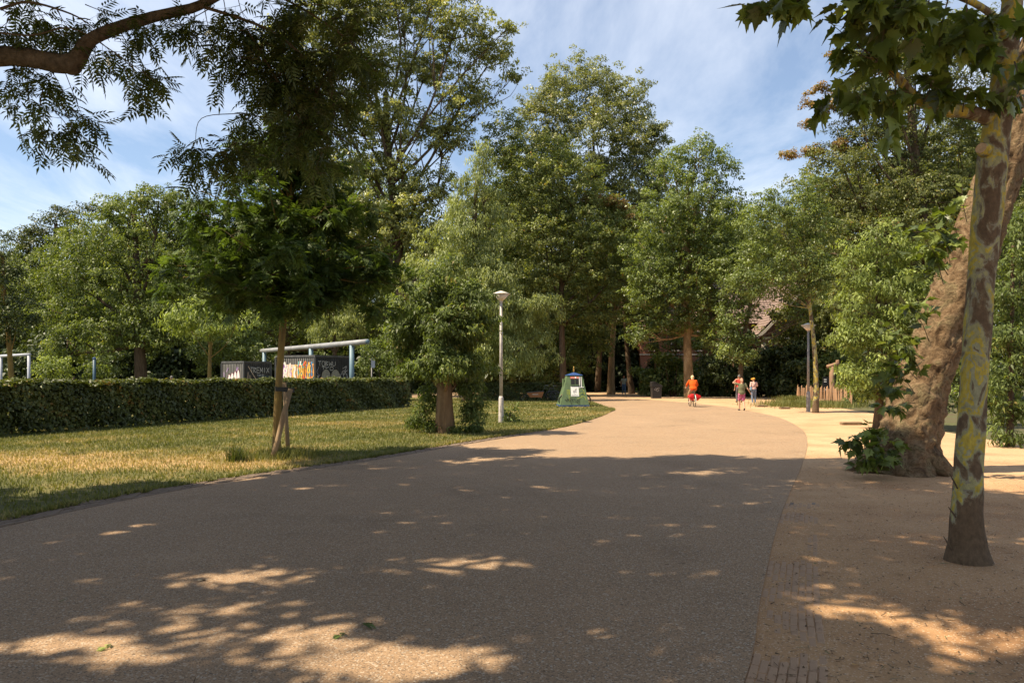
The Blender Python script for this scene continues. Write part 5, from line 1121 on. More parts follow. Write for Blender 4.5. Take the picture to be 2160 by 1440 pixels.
# litter bin
g = GP(1384, 840); t = thing('litter_bin', 'black plastic litter bin with hooded lid beside the sandy path', 'litter bin', g, R(3))
M_BIN = mat('bin_plastic', (0.018, 0.017, 0.018), .5, .4, var=.2)
MB().hexa([(-.34, -.3, 0), (.34, -.3, 0), (.34, .3, 0), (-.34, .3, 0)], [(-.37, -.33, .90), (.37, -.33, .90), (.37, .33, .90), (-.37, .33, .90)]).build('body', M_BIN, t)
MB().box((0, 0, .935), (.84, .74, .07)).build('rim', M_BIN, t)
mb = MB(); prof = [(-.40, .96), (.38, .96), (.36, 1.04), (-.05, 1.22), (-.12, 1.30), (-.34, 1.30), (-.40, 1.22)]
n = len(prof); mb.add([(x, -.33, z) for x, z in prof] + [(x, .33, z) for x, z in prof], [tuple(range(n)), tuple(range(2 * n - 1, n - 1, -1))] + [(i, i + n, (i + 1) % n + n, (i + 1) % n) for i in range(n)])
hood = mb.build('hood', M_BIN, t); MB().box((-.14, -.331, 1.17), (.30, .012, .10)).build('slot', M_BLK, hood)
mb = MB()
def bfn(x, z, off): return Vector((x, -.305 - .03 * z / .9 - off, z))
for pts in [[(-.22, .66), (-.12, .80), (0, .72), (.06, .82), (.20, .78)], [(-.24, .70), (-.10, .62), (.04, .74), (.16, .60)], [(-.06, .60), (.02, .54), (.14, .62)], [(.0, .80), (-.08, .66)]]: strip(mb, pts, .03, bfn, .006)
mb.build('graffiti', M_GREYP, t)

# graffiti-covered steel containers behind the hedge
def dirs(): return Vector((-.87, .5, 0)).normalized(), Vector((.5, .87, 0)).normalized()
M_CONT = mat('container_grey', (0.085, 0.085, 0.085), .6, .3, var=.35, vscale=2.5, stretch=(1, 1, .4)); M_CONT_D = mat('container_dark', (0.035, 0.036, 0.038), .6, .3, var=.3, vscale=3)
M_CONT_SUN = mat('container_sunlit', (0.20, 0.19, 0.175), .6, .3, var=.3, vscale=2.5, stretch=(1, 1, .4))
def container(label, px, d, sl, sr, H, body, mural):
    c = GX(px, d); u, v = dirs(); t = thing('steel_container', label, 'container', c)
    Z = Vector((0, 0, 1))
    MB().hexa([Vector((0, 0, 0)), v * sr, u * sl + v * sr, u * sl], [Z * H, v * sr + Z * H, u * sl + v * sr + Z * H, u * sl + Z * H]).build('body', body, t)
    nl = Vector((-.5, -.87, 0)).normalized(); nr = Vector((.87, -.5, 0)).normalized()
    MB().hexa([nl * .05 - v * 0 + nr * .05, v * sr + nr * .05, u * sl + v * sr, u * sl + nl * .05], [q + Z * .12 for q in (nl * .05 + nr * .05, v * sr + nr * .05, u * sl + v * sr, u * sl + nl * .05)]).build('roof_rail', M_CONT, t).location = (0, 0, H + .004)
    for q in (nl * .03 + nr * .03, u * sl + nl * .03, v * sr + nr * .03): MB().box(q + Z * H / 2, (.10, .10, H)).build('corner_post', M_CONT, t)
    for i in range(int(sl / .16)):
        q = u * (.12 + i * .16); MB().box(q + nl * .012 + Z * (H / 2), (.07, .03, H - .12), Matrix.Rotation(math.atan2(u.y, u.x), 3, 'Z')).build('rib', M_CONT_SUN, t)  # ribs paler on the sunny side, sunlight put into their grey
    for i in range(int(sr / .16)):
        q = v * (.12 + i * .16); MB().box(q + nr * .012 + Z * (H / 2), (.07, .03, H - .12), Matrix.Rotation(math.atan2(v.y, v.x), 3, 'Z')).build('rib', M_CONT_D, t)  # same ribs in dark grey on the side turned from the sun
    fl = lambda a, z, off: u * a + Z * z + nl * (.03 + off)
    fr = lambda a, z, off: v * a + Z * z + nr * (.03 + off)
    return t, fl, fr
def spray(name, t, fn, col, strokes, w, off):
    m = mat('spray_%02d%02d%02d' % tuple(int(c * 99) for c in col), col, .75, .2)
    for pts in strokes: mb = MB(); strip(mb, pts, w, fn, off); mb.build(name, m, t)
c1, fl, fr = container('dark steel container with colourful mural on one side, right under pipe beam', 664, 46, 3.3, 3.06, 2.88, M_CONT_D, True)
# mural on the sunlit side: tall flame-like letters in many colours (a runs leftwards from the near corner)
cols = [(.75, .30, .05), (.80, .45, .12), (.70, .62, .55), (.08, .25, .45), (.75, .33, .08), (.42, .22, .50), (.78, .70, .62), (.70, .12, .06), (.10, .40, .38), (.82, .50, .10)]
mb = MB(); rr = random.Random(3)
for i, zone in enumerate(range(1)):
    mb.add([fl(.02, 1.2, .008), fl(3.05, 1.2, .008), fl(3.05, 2.45, .008), fl(.02, 2.4, .008)], [(0, 1, 2, 3)])
mb.build('mural', mat('mural_ground', (.62, .36, .20), .8, .2, col2=(.66, .60, .54), vscale=3, stretch=(1.5, 1.5, .5)), c1)
for ci_, colr in enumerate(cols):
    strokes = []
    for j in range(6):
        a = (rr.uniform(.05, 1.55) if ci_ in (0, 3, 4, 8, 9, 7) else rr.uniform(1.2, 3.0)); z0 = 1.2; pts = [(a, z0)]
        for s_ in range(4): pts.append((a + rr.uniform(-.16, .16), z0 + (s_ + 1) * rr.uniform(.24, .36)))
        strokes.append(pts)
    spray('mural_stroke', c1, fl, colr, strokes, rr.uniform(.07, .15), .012 + ci_ * .002)
spray('mural_stroke', c1, fl, (.03, .03, .03), [[(.1 + i * .17, 1.2), (.05 + i * .17, 1.5), (.16 + i * .17, 1.95), (.08 + i * .17, 2.4)] for i in range(9)], .03, .036)
spray('mural_stroke', c1, fl, (.34, .20, .46), [[(3.0, 1.2), (2.95, 1.75), (3.0, 2.2)], [(2.85, 1.2), (2.9, 1.7)]], .14, .038)
def stroke_text(txt, x0, z0, h, w):
    G = {'T': [[(0, 1), (1, 1)], [(.5, 1), (.5, 0)]], 'O': [[(.2, 0), (0, .5), (.2, 1), (.8, 1), (1, .5), (.8, 0), (.2, 0)]], 'P': [[(0, 0), (0, 1), (.9, .9), (.9, .5), (0, .45)]], 'K': [[(0, 0), (0, 1)], [(.9, 1), (0, .5), (.9, 0)]], 'B': [[(0, 0), (0, 1), (.8, .85), (.1, .52), (.9, .25), (0, 0)]], 'E': [[(1, 1), (0, 1), (0, 0), (1, 0)], [(0, .5), (.8, .5)]],
         'R': [[(0, 0), (0, 1), (.9, .85), (0, .5), (.9, 0)]], 'M': [[(0, 0), (.1, 1), (.5, .3), (.9, 1), (1, 0)]], 'I': [[(.5, 0), (.5, 1)]], 'X': [[(0, 0), (1, 1)], [(0, 1), (1, 0)]], 'W': [[(0, 1), (.2, 0), (.5, .7), (.8, 0), (1, 1)]], 'U': [[(0, 1), (0, .2), (.5, 0), (1, .2), (1, 1)]]}
    out = []
    for i, c in enumerate(txt):
        for st in G.get(c, []): out.append([(x0 + (i + a) * w * 1.18 - i * 0 - a * w * .18, z0 + b * h) for a, b in st])
    return out
spray('tag', c1, fr, (.46, .45, .42), stroke_text('TOBWU', .25, 2.35, .28, .26) + stroke_text('TKO', .55, 2.08, .22, .3), .032, .01)
circ = lambda cx_, cz_, rx_, rz_, a0=0, a1=360: [(cx_ + rx_ * math.cos(R(a)), cz_ + rz_ * math.sin(R(a))) for a in range(a0, a1 + 1, 20)]
for cx_ in (.92, 1.75):
    mb = MB(); pts = circ(cx_, 1.66, .42, .50); V = [fr(cx_, 1.66, .008)] + [fr(a, z, .008) for a, z in pts]; mb.add(V, [(0, i + 1, i + 2) for i in range(len(pts) - 1)]); mb.build('throw_up', mat('throw_up_fill', (.24, .23, .19), .8, .2, var=.2), c1)
spray('tag', c1, fr, (.015, .015, .015), [circ(.92, 1.66, .42, .5), circ(1.75, 1.66, .42, .5, 30, 330)], .045, .014)
spray('tag', c1, fr, (.46, .45, .44), [circ(2.35, 1.7, .14, .2), circ(2.65, 1.68, .16, .22), [(2.3, 1.95), (2.55, 2.1), (2.5, 1.85)], [(2.4, 2.2), (2.75, 2.35), (2.6, 1.95), (2.85, 2.1)], [(2.75, 1.2), (2.85, 1.7)]], .032, .01)
spray('tag', c1, fr, (.30, .27, .36), [[(.1, 1.3), (.3, 1.7), (.12, 2.0), (.32, 2.3)], [(.35, 1.3), (.15, 1.6), (.4, 1.8)]], .03, .012)
c2, fl, fr = container('smaller grey steel container with white throw-up graffiti', 514, 52, 2.2, 2.4, 2.62, M_CONT, False)
for i in range(4):
    mb = MB(); cx_ = .5 + i * .3; pts = circ(cx_, 1.55 - i * .05, .17, .62 - i * .06); V = [fl(cx_, 1.5, .006 + i * .003)] + [fl(a, z, .006 + i * .003) for a, z in pts]; mb.add(V, [(0, j + 1, j + 2) for j in range(len(pts) - 1)]); mb.build('throw_up', mat('white_fill', (.72, .66, .64), .8, .2), c2)
spray('tag', c2, fl, (.20, .05, .07), [circ(.5 + i * .3, 1.55 - i * .05, .175, .63 - i * .06, 20, 200) for i in range(4)], .035, .022)
spray('tag', c2, fl, (.36, .24, .44), [[(.5, 2.3), (.7, 2.05), (.6, 2.35)], [(1.5, 2.3), (1.7, 2.0)], [(1.9, 1.2), (1.95, 2.0)]], .05, .01)
spray('tag', c2, fr, (.62, .62, .60), stroke_text('TREMIX', .55, 1.95, .36, .24), .032, .01); spray('tag', c2, fr, (.50, .50, .50), stroke_text('TRE', 1.1, 1.68, .14, .2) + stroke_text('TOR', 1.2, 1.2, .26, .2), .026, .012)
spray('tag', c2, fr, (.46, .36, .28), [[(.35, 2.4), (.8, 1.8), (1.2, 1.3)], [(.3, 1.2), (.35, 2.0)], [(.55, 1.2), (.5, 1.8)]], .07, .008)
spray('tag', c2, fr, (.08, .13, .17), [[(1.2, 1.7), (2.3, 1.7)], [(2.25, 1.2), (2.25, 1.7)]], .05, .014)

# blue steel pipe frame: beam on three posts
M_PIPE = mat('pipe_blue', (0.12, 0.19, 0.235), .5, .4, var=.2, vscale=1.2); M_BEAM = mat('pipe_grey', (0.25, 0.255, 0.265), .5, .4, var=.25, vscale=1.5)
pa_ = Vector((-9.5, 45, 0)); pd_ = Vector((-9.7, 13.8, 0)); t = thing('pipe_frame', 'long steel pipe beam on three blue posts behind the hedge', 'frame', pa_)
for s_ in (0, .40, 1.0): MB().tube([pd_ * s_ + Vector((0, 0, -.1)), pd_ * s_ + Vector((0, 0, 3.55))], .145, 18).build('post', M_PIPE, t, True)
e0, e1 = pd_ * -.13, pd_ * 1.04
bm_ = MB().tube([e0 + Vector((0, 0, 3.68))] + [e0.lerp(e1, i / 6) + Vector((0, 0, 3.68)) for i in range(1, 7)], .155, 20).build('beam', M_BEAM, t, True)
MB().tube([e0 - pd_.normalized() * .012 + Vector((0, 0, 3.68)), e0 + Vector((0, 0, 3.68))], .13, 18).build('end_cap', M_PIPE, bm_, True)
M_GOAL = mat('goal_grey', (0.33, 0.35, 0.40), .5, .4, var=.2)
t = thing('goal_frame', 'pale steel goal frame corner at the far left behind hedge', 'goal', GX(61, 40))
w2 = GX(2, 43) - GX(61, 40)
for q in (Vector((0, 0, 0)), w2): MB().tube([q + Vector((0, 0, -.1)), q + Vector((0, 0, 2.80))], .075, 14).build('post', M_GOAL, t, True)
MB().tube([Vector((.06, -.02, 2.86)), w2 + Vector((0, 0, 2.86))], .075, 14).build('crossbar', M_GOAL, t, True)
t = thing('steel_post', 'single dark blue steel post below feathery tree behind hedge', 'post', GX(199, 45)); MB().tube([(0, 0, -.1), (0, 0, 2.75)], .085, 16).build('post_shaft', mat('post_blue', (.03, .07, .11), .5, .4, var=.2), t, True); MB().lathe([(.1, 2.72), (.1, 2.80), (.02, 2.84)], seg=16).build('post_cap', M_BLU, t, True)
t = thing('sign_pole', 'thin grey sign pole with small plate right of the pipe frame', 'sign', GX(784, 44.5)); MB().tube([(0, 0, -.1), (0, 0, 2.75)], .035, 10).build('pole', M_POLE2, t, True); MB().box((.09, -.045, 2.42), (.22, .02, .42)).build('plate', M_GOAL, t)
t = thing('signboard', 'small dark information board beside the T-shaped wooden post', 'sign', GX(1742, 49)); MB().box((0, 0, 1.15), (.42, .06, 1.05)).build('board', M_BLK, t); MB().box((0, .05, .35), (.06, .06, .8)).build('post', M_BLK, t)
mb = MB(); 
for z_ in (1.5, 1.36, .86): mb.box((-.05, -.033, z_), (.16, .006, .06))
mb.build('print', M_WHT, t)

# split chestnut paling fence
M_PALE = mat('chestnut_pale', (0.38, 0.21, 0.115), .85, .15, col2=(.50, .31, .18), vscale=5, stretch=(1, 1, .2))
fpath = resample(smooth_path([GP(1681, 847), GP(1720, 850), GP(1762, 853), GP(1798, 858)], 10), .215)
t = thing('paling_fence', 'rustic split chestnut paling fence round the wild plants', 'fence', fpath[0])
pale_me = []
for i in range(5):
    mb = MB(); w = random.uniform(.032, .042); mb.tube([(0, 0, -.05), (random.uniform(-.01, .01), 0, .5), (random.uniform(-.02, .02), 0, 1.0 + random.uniform(-.06, .06)), (0, 0, 1.1 + random.uniform(-.05, .05))], [w, w, w * .9, .006], 6); pale_me.append(mb.mesh('pale', M_PALE))
for i, p in enumerate(fpath):
    o = link(bpy.data.objects.new('pale', pale_me[i % 5]), t); o.location = p - fpath[0]; o.rotation_euler = (random.uniform(-.06, .06), random.uniform(-.07, .07), random.uniform(0, 3)); o.scale = (1, 1, random.uniform(.9, 1.08))
for z_ in (.28, .78): MB().tube([p - fpath[0] + Vector((0, 0, z_ + random.uniform(-.015, .015))) for p in fpath], .006, 5).build('wire', M_RIM, t)
weed('wild_grass', 'tall wild grass and flowers in front of the paling fence', GP(1735, 858) + Vector((-.3, .6, 0)), 5200, .36, 'grass', 1.25, 'grass', .02)
weed('wild_grass', 'green tuft of tall grass at the left end of the paling fence', GP(1675, 849), 1500, .5, 'grass', .55, 'grass', .02)
shrub('shrub', 'low leafy plant against the right end of the paling fence', 1800, 43, [(1800, 845, 26, 20), (1815, 830, 24, 24)], 'elm', L=.16)
M_TPOST = mat('carved_wood', (0.22, 0.13, 0.08), .85, .15, col2=(.32, .20, .125), vscale=6, stretch=(1, 1, .2), bump=.4)
t = thing('wooden_post', 'rough wooden trunk post with slanted crosspiece behind the fence', 'post', GX(1756, 50))
MB().tube([(.0, 0, -.1), (.02, 0, .8), (-.03, 0, 1.6), (-.02, 0, 2.36)], [.21, .20, .17, .14], 14, True, old_bump).build('trunk_post', M_TPOST, t, True)
MB().tube([(-.36, 0, 2.34), (0, 0, 2.42), (.40, 0, 2.56)], [.12, .13, .15], 10, True).box((.34, 0, 2.66), (.14, .2, .24), Matrix.Rotation(-.25, 3, 'Y')).build('crosspiece', M_TPOST, t, True)
M_SLAB = mat('slab_stone', (0.20, 0.135, 0.085), .9, .1, col2=(.30, .21, .13), vscale=6, bump=.4)
for (px, py, L_, lab) in [(1607, 858, .58, 'flat brown slab on the sand left of its neighbour, close to walkers'), (1655, 862.5, .52, 'flat brown slab on the sand nearer to the right lamp post'), (1795, 896, .70, 'flat brown slab on the sand near the leaning plane')]:
    bm = bmesh.new(); bmesh.ops.create_cube(bm, size=1)
    for v_ in bm.verts: v_.co = Vector((v_.co.x * L_, v_.co.y * .30, v_.co.z * .11))
    bmesh.ops.bevel(bm, geom=bm.edges[:], offset=.02, segments=2, affect='EDGES')
    for v_ in bm.verts: v_.co += Vector((mnoise.noise(v_.co * 9), mnoise.noise(v_.co * 9 + Vector((3, 0, 0))), mnoise.noise(v_.co * 7))) * .02
    me = bpy.data.meshes.new('stone_slab'); bm.to_mesh(me); bm.free(); me.materials.append(M_SLAB)
    o = link(bpy.data.objects.new('stone_slab', me)); o.location = GP(px, py) + Vector((0, 0, .05)); o.rotation_euler = (0, 0, random.uniform(-.2, .2)); tag(o, lab, 'slab')

# ------------------------------------------------------------------ houses behind the trees
def wallmat(name, c1_, c2_, mort):
    m = bpy.data.materials.new(name); m.use_nodes = True; nt = m.node_tree; b = nt.nodes['Principled BSDF']
    t = nt.nodes.new('ShaderNodeTexCoord'); mg = nt.nodes.new('ShaderNodeMapping'); mg.inputs['Rotation'].default_value = (R(90), 0, 0); nt.links.new(t.outputs['Object'], mg.inputs[0])
    br_ = nt.nodes.new('ShaderNodeTexBrick'); br_.inputs['Scale'].default_value = 4.6; br_.inputs['Color1'].default_value = (*c1_, 1); br_.inputs['Color2'].default_value = (*c2_, 1); br_.inputs['Mortar'].default_value = (*mort, 1)
    nt.links.new(mg.outputs[0], br_.inputs['Vector']); nt.links.new(br_.outputs[0], b.inputs['Base Color']); b.inputs['Roughness'].default_value = .9; b.inputs['Specular IOR Level'].default_value = .15; return m
M_BRW = wallmat('brown_brick', (.20, .085, .05), (.26, .12, .07), (.25, .2, .16)); M_RBW = wallmat('red_brick', (.42, .15, .08), (.48, .20, .11), (.4, .3, .24))
M_TILE = mat('roof_tile', (0.17, 0.12, 0.105), .7, .25, col2=(.25, .18, .15), vscale=2); M_TILE_R = mat('roof_tile_red', (0.34, 0.20, 0.17), .7, .25, col2=(.44, .29, .25), vscale=2)
M_TRIM = mat('trim_paint', (0.60, 0.53, 0.44), .6, .3, var=.08); M_GLASS = mat('window_glass', (.02, .022, .025), .08, .6); M_ZINC = mat('zinc', (.25, .26, .27), .5, .4, .3)
def tiled(mb, a, b, up, n, amp=.05):
    """stepped, scalloped courses between edge a-b and the edge lifted by up"""
    a = Vector(a); b = Vector(b); up = Vector(up); nrm_ = (b - a).cross(up).normalized(); m = max(4, int((b - a).length / .16))
    for i in range(n):
        V = []
        for j in range(m + 1):
            w = abs(math.sin(j * math.pi / 2)) * amp
            p = a.lerp(b, j / m) + up * (i / n); q = a.lerp(b, j / m) + up * ((i + 1) / n)
            V += [p + nrm_ * (.01), p + nrm_ * (.05 + w), q + nrm_ * (.015 + w * .6)]
        mb.add(V, [(3 * j, 3 * j + 3, 3 * j + 4, 3 * j + 1) for j in range(m)] + [(3 * j + 1, 3 * j + 4, 3 * j + 5, 3 * j + 2) for j in range(m)])
def window(par, c, w, h, ny=-1):
    f = MB(); c = Vector(c); s = .07
    f.box(c + Vector((0, ny * .02, h / 2 - s / 2)), (w, .10, s)).box(c + Vector((0, ny * .02, -h / 2 + s / 2)), (w, .10, s)).box(c + Vector((-w / 2 + s / 2, ny * .02, 0)), (s, .10, h - 2 * s - .004)).box(c + Vector((w / 2 - s / 2, ny * .02, 0)), (s, .10, h - 2 * s - .004)).box(c + Vector((0, ny * .02, h * .15)), (w - 2 * s - .004, .08, s))
    fo = f.build('window', M_TRIM, par); MB().box(c + Vector((0, ny * .008, 0)), (w - .04, .02, h - .04)).build('pane', M_GLASS, fo); MB().box(c + Vector((0, ny * .06, -h / 2 - .05)), (w + .16, .2, .08)).build('sill', M_TRIM, fo)
hb = GX(1612, 72); hs = thing('brick_house', 'brown brick house with steep gable and white band behind the lamp', 'house', hb)
GW = 9.6; ez = 6.2; az = 11.2
mb = MB(); mb.add([(0, 0, -.1), (GW, 0, -.1), (GW, 0, ez), (GW / 2, 0, az), (0, 0, ez), (0, 9, -.1), (GW, 9, -.1), (GW, 9, ez), (GW / 2, 9, az), (0, 9, ez)], [(0, 1, 2, 3, 4), (9, 8, 7, 6, 5), (0, 4, 9, 5), (1, 6, 7, 2), (4, 3, 8, 9), (3, 2, 7, 8)]); mb.build('wall', M_BRW, hs)
rf = MB(); tiled(rf, (-.75, 9, ez - .62), (-.75, -.5, ez - .62), (GW / 2 + .75, 0, az - ez + .78), 20); tiled(rf, (GW + .75, -.5, ez - .62), (GW + .75, 9, ez - .62), (-GW / 2 - .75, 0, az - ez + .78), 20); rf.build('roof', M_TILE, hs)
for sx in (0, 1):
    x0, x1 = (-.85, GW / 2) if sx == 0 else (GW + .85, GW / 2); dz = .34; a = Vector((x0, -.52, ez - .72)); b = Vector((x1, -.52, az + .12)); kick = a.lerp(b, .14) + Vector((0, 0, -.16))
    for p0, p1 in ((a, kick), (kick, b)): MB().hexa([p0, p1, p1 + Vector((0, .07, 0)), p0 + Vector((0, .07, 0))], [p + Vector((0, 0, -dz)) for p in (p0, p1, p1 + Vector((0, .07, 0)), p0 + Vector((0, .07, 0)))]).build('bargeboard', M_TRIM, hs)
MB().box((GW / 2, -.06, 5.30), (GW + .3, .14, .26)).build('string_course', M_TRIM, hs)
MB().tube([(.95, -.35, 5.75), (.95, -.14, 5.6), (.95, -.14, 5.0), (.95, -.14, 0)], .06, 10).build('downpipe', M_ZINC, hs, True)
for (x, z, w, h) in [(2.6, 4.0, 1.7, 1.5), (5.6, 4.0, 1.7, 1.5), (8.2, 4.0, 1.2, 1.5), (4.8, 7.4, 1.5, 1.3), (2.6, 1.6, 1.7, 1.5), (5.6, 1.6, 1.7, 1.5)]: window(hs, (x, -.05, z), w, h)
MB().box((-.10, -.12, 3.2), (.30, .2, 3.4)).build('pilaster', M_TRIM, hs)
mb = MB(); mb.add([(-6, 4, -.1), (0, 4, -.1), (0, 4, 6.6), (-6, 4, 6.6), (-6, 13, -.1), (0, 13, -.1), (0, 13, 6.6), (-6, 13, 6.6)], [(0, 1, 2, 3), (7, 6, 5, 4), (0, 3, 7, 4), (1, 5, 6, 2), (3, 2, 6, 7)]); 
rf = MB(); tiled(rf, (-3.0, 3.2, 6.9), (GW + 3, 3.2, 6.9), (0, 4.6, 4.6), 18); tiled(rf, (GW + 3, 12.4, 6.9), (-3.0, 12.4, 6.9), (0, -4.6, 4.6), 18); rf.build('roof', M_TILE, hs)
MB().box((-1.3, 8, 3.4), (3.0, 8.2, 7.0)).build('wall', M_BRW, hs); MB().box((3, 7.8, 12.0), (.9, .9, 1.8)).build('chimney', M_BRW, hs)
hb = GX(1360, 88); h2 = thing('brick_house', 'red brick house glimpsed between the trunks behind the litter bin', 'house', hb)
MB().box((5, 4, 3.4), (11, 8, 7.0)).build('wall', M_RBW, h2)
rf = MB(); tiled(rf, (-.9, -.35, 6.8), (10.9, -.35, 6.8), (0, 4.35, 3.6), 14); tiled(rf, (10.9, 8.35, 6.8), (-.9, 8.35, 6.8), (0, -4.35, 3.6), 14); rf.build('roof', M_TILE_R, h2)
for x in (1, 3.6, 6.4, 9): window(h2, (x, -.05, 5.4), 1.1, 1.5); window(h2, (x, -.05, 2.2), 1.1, 1.6)
MB().box((5, -.06, 4.2), (11.2, .12, .16)).build('string_course', M_TRIM, h2)
MB().box((8.6, 4, 10.6), (.8, .8, 1.4)).build('chimney', M_RBW, h2)
MB().tube([(-.9, -.42, 6.75), (10.9, -.42, 6.75)], .08, 8).build('gutter', M_ZINC, h2)
# ------------------------------------------------------------------ people
def skinmat(n, c): return mat(n, c, .6, .3, var=.06, vscale=20)
SK = skinmat('skin_light', (.52, .30, .20)); SK2 = skinmat('skin_tan', (.42, .22, .13))
def cloth(n, c, var=.12): return mat(n, c, .85, .15, var=var, vscale=14, bump=.3, bscale=60)
def remesh(o, voxel, smooth=4):
    m = o.modifiers.new('remesh', 'REMESH'); m.mode = 'VOXEL'; m.voxel_size = voxel; m.use_smooth_shade = True
    s = o.modifiers.new('smooth', 'SMOOTH'); s.iterations = smooth; s.factor = .5
    return o
def loft(mb, rings, seg=16):            # rings: (centre, rx, ry)
    V = []
    for c, rx, ry in rings:
        for j in range(seg):
            a = 2 * math.pi * j / seg; V.append(Vector(c) + Vector((rx * math.cos(a), ry * math.sin(a), 0)))
    n = len(rings)
    Fc = [(i * seg + j, i * seg + (j + 1) % seg, (i + 1) * seg + (j + 1) % seg, (i + 1) * seg + j) for i in range(n - 1) for j in range(seg)] + [tuple(range(seg - 1, -1, -1)), tuple((n - 1) * seg + j for j in range(seg))]
    return mb.add(V, Fc)
def seg_(mb, a, b, r0, r1):
    mb.tube([a, b], [r0, r1], 12); mb.ell(a, r0, 10, 8); mb.ell(b, r1, 10, 8)
def hand(mb, w, d, side, curl=.35):
    """palm and five bent fingers; w wrist, d direction of the forearm"""
    d = Vector(d).normalized(); s = Vector((0, 1, 0)); s = (s - d * s.dot(d)); s = s.normalized() if s.length > .2 else Vector((0, 0, 1)); n = d.cross(s)
    seg_(mb, w, w + d * .07, .026, .034)
    for i, (L_, o) in enumerate([(.065, -.03), (.075, -.010), (.070, .010), (.055, .03)]):
        a = Vector(w) + d * .075 + s * o; m = a + d * L_ * .6 + n * (L_ * curl * .4 * side); e = m + d * L_ * .4 + n * (L_ * curl * side)
        mb.tube([a, m, e], [.0115, .011, .009], 7)
    a = Vector(w) + d * .03 - s * .03; mb.tube([a, a - s * .03 + d * .03, a - s * .035 + d * .065], [.013, .012, .010], 7)
def person(label, loc, rz, J, fit, H=1.70, lean=0.0):
    """J: joint positions for a 1.70 m figure facing +y; fit: clothing"""
    t = thing('person', label, 'person', loc, rz); t.scale = (H / 1.7,) * 3
    V_ = {k: Vector(v) for k, v in J.items()}
    pel, ch, nk, hd = V_['pelvis'], V_['chest'], V_['neck'], V_['head']
    body = MB()
    def torso(mb, g=0.0, lo=0.0, hi=1.0):
        rings = [(pel + Vector((0, 0, -.10)), .12, .10), (pel, .165, .115), (pel.lerp(ch, .45), .135, .095), (ch, .165, .11), (ch.lerp(nk, .6), .15, .09), (nk + Vector((0, 0, -.02)), .07, .06)]
        loft(mb, [(c, rx + g, ry + g) for i, (c, rx, ry) in enumerate(rings) if lo <= i / 5 <= hi])
    torso(body)
    seg_(body, nk + Vector((0, 0, -.04)), hd + Vector((0, 0, -.06)), .055, .05)
    body.ell(hd, (.075, .093, .112), 16, 12); body.ell(hd + Vector((0, .01, -.07)), (.055, .07, .055), 12, 8)
    face = V_.get('face', Vector((0, 1, 0))).normalized(); side = Vector((face.y, -face.x, 0))
    body.ell(hd + face * .095 + Vector((0, 0, -.015)), (.014, .014, .022), 8, 6)
    for s in (-1, 1): body.ell(hd + side * .076 * s + Vector((0, 0, -.01)), (.014, .02, .03), 8, 6)
    for s, k in ((-1, 'l'), (1, 'r')):
        sh, el, wr_ = V_['sh' + k], V_['el' + k], V_['wr' + k]
        seg_(body, sh, el, .048, .038); seg_(body, el, wr_, .038, .026); hand(body, wr_, V_.get('hd' + k, wr_ - el), s)
        hp, kn, an, to = V_['hp' + k], V_['kn' + k], V_['an' + k], V_['to' + k]
        seg_(body, hp, kn, .082, .055); seg_(body, kn, kn.lerp(an, .35), .054, .054); seg_(body, kn.lerp(an, .35), an, .054, .036); seg_(body, an + Vector((0, 0, -.02)), to, .036, .03)
    remesh(body.build('body', fit['skin'], t), .013)
    # shirt with sleeves
    s_ = MB(); torso(s_, .018 + fit.get('loose', 0), .0 if fit.get('long') else .15, 1)
    for s, k in ((-1, 'l'), (1, 'r')):
        sh, el, wr_ = V_['sh' + k], V_['el' + k], V_['wr' + k]; sl = fit.get('sleeve', .6)
        e = sh.lerp(el, min(sl, 1)); seg_(s_, sh, e, .066, .058)
        if sl > 1: seg_(s_, el, el.lerp(wr_, sl - 1), .056, .044)
        seg_(s_, ch.lerp(nk, .55), sh, .085, .068)
    remesh(s_.build('shirt', fit['shirt'], t), .015, 3)
    tr_ = MB(); loft(tr_, [(pel + Vector((0, 0, -.11)), .15, .125), (pel, .178, .128), (pel + Vector((0, 0, .08)), .155, .115)])
    for k in 'lr':
        hp, kn, an = V_['hp' + k], V_['kn' + k], V_['an' + k]; L_ = fit.get('leg', 2.0)
        seg_(tr_, hp, hp.lerp(kn, min(1, L_)), .098, .078 if L_ > 1 else .092)
        if L_ > 1: seg_(tr_, kn, kn.lerp(an, min(1, L_ - 1) * .96), .075, .056)
    remesh(tr_.build('trousers', fit['pants'], t), .015, 3)
    for k in 'lr':
        an, to = V_['an' + k], V_['to' + k]; m = MB(); seg_(m, an + Vector((0, 0, -.03)), to + Vector((0, 0, .005)), .046, .040); seg_(m, an + (an - to).normalized() * .025 + Vector((0, 0, -.045)), to, .038, .036); remesh(m.build('shoe', fit['shoe'], t), .012, 2)
    hr = MB(); back_ = -face
    if fit.get('hair') == 'long': hr.ell(hd + back_ * .015 + Vector((0, 0, .025)), (.092, .105, .108), 14, 10); hr.ell(hd + back_ * .055 + Vector((0, 0, -.06)), (.085, .06, .09), 12, 8)
    elif fit.get('hair') == 'tail': hr.ell(hd + back_ * .012 + Vector((0, 0, .022)), (.084, .10, .105), 14, 10); hr.tube([hd + back_ * .09 + Vector((0, 0, .02)), hd + back_ * .13 + Vector((0, 0, -.05)), hd + back_ * .11 + Vector((0, 0, -.14))], [.03, .035, .012], 8)
    else: hr.ell(hd + back_ * .016 + Vector((0, 0, .028)), (.080, .096, .098), 14, 10)
    remesh(hr.build('hair', fit['haircol'], t), .012, 3)
    for s in (-1, 1): MB().ell(hd + face * .082 + side * .03 * s + Vector((0, 0, .012)), (.011, .008, .007), 8, 6).build('eye', M_BLK, t, True)
    MB().ell(hd + face * .083 + Vector((0, 0, -.058)), (.02, .008, .006), 8, 6).build('mouth', mat('lips', (.35, .12, .10), .5, .3), t, True)
    return t, V_
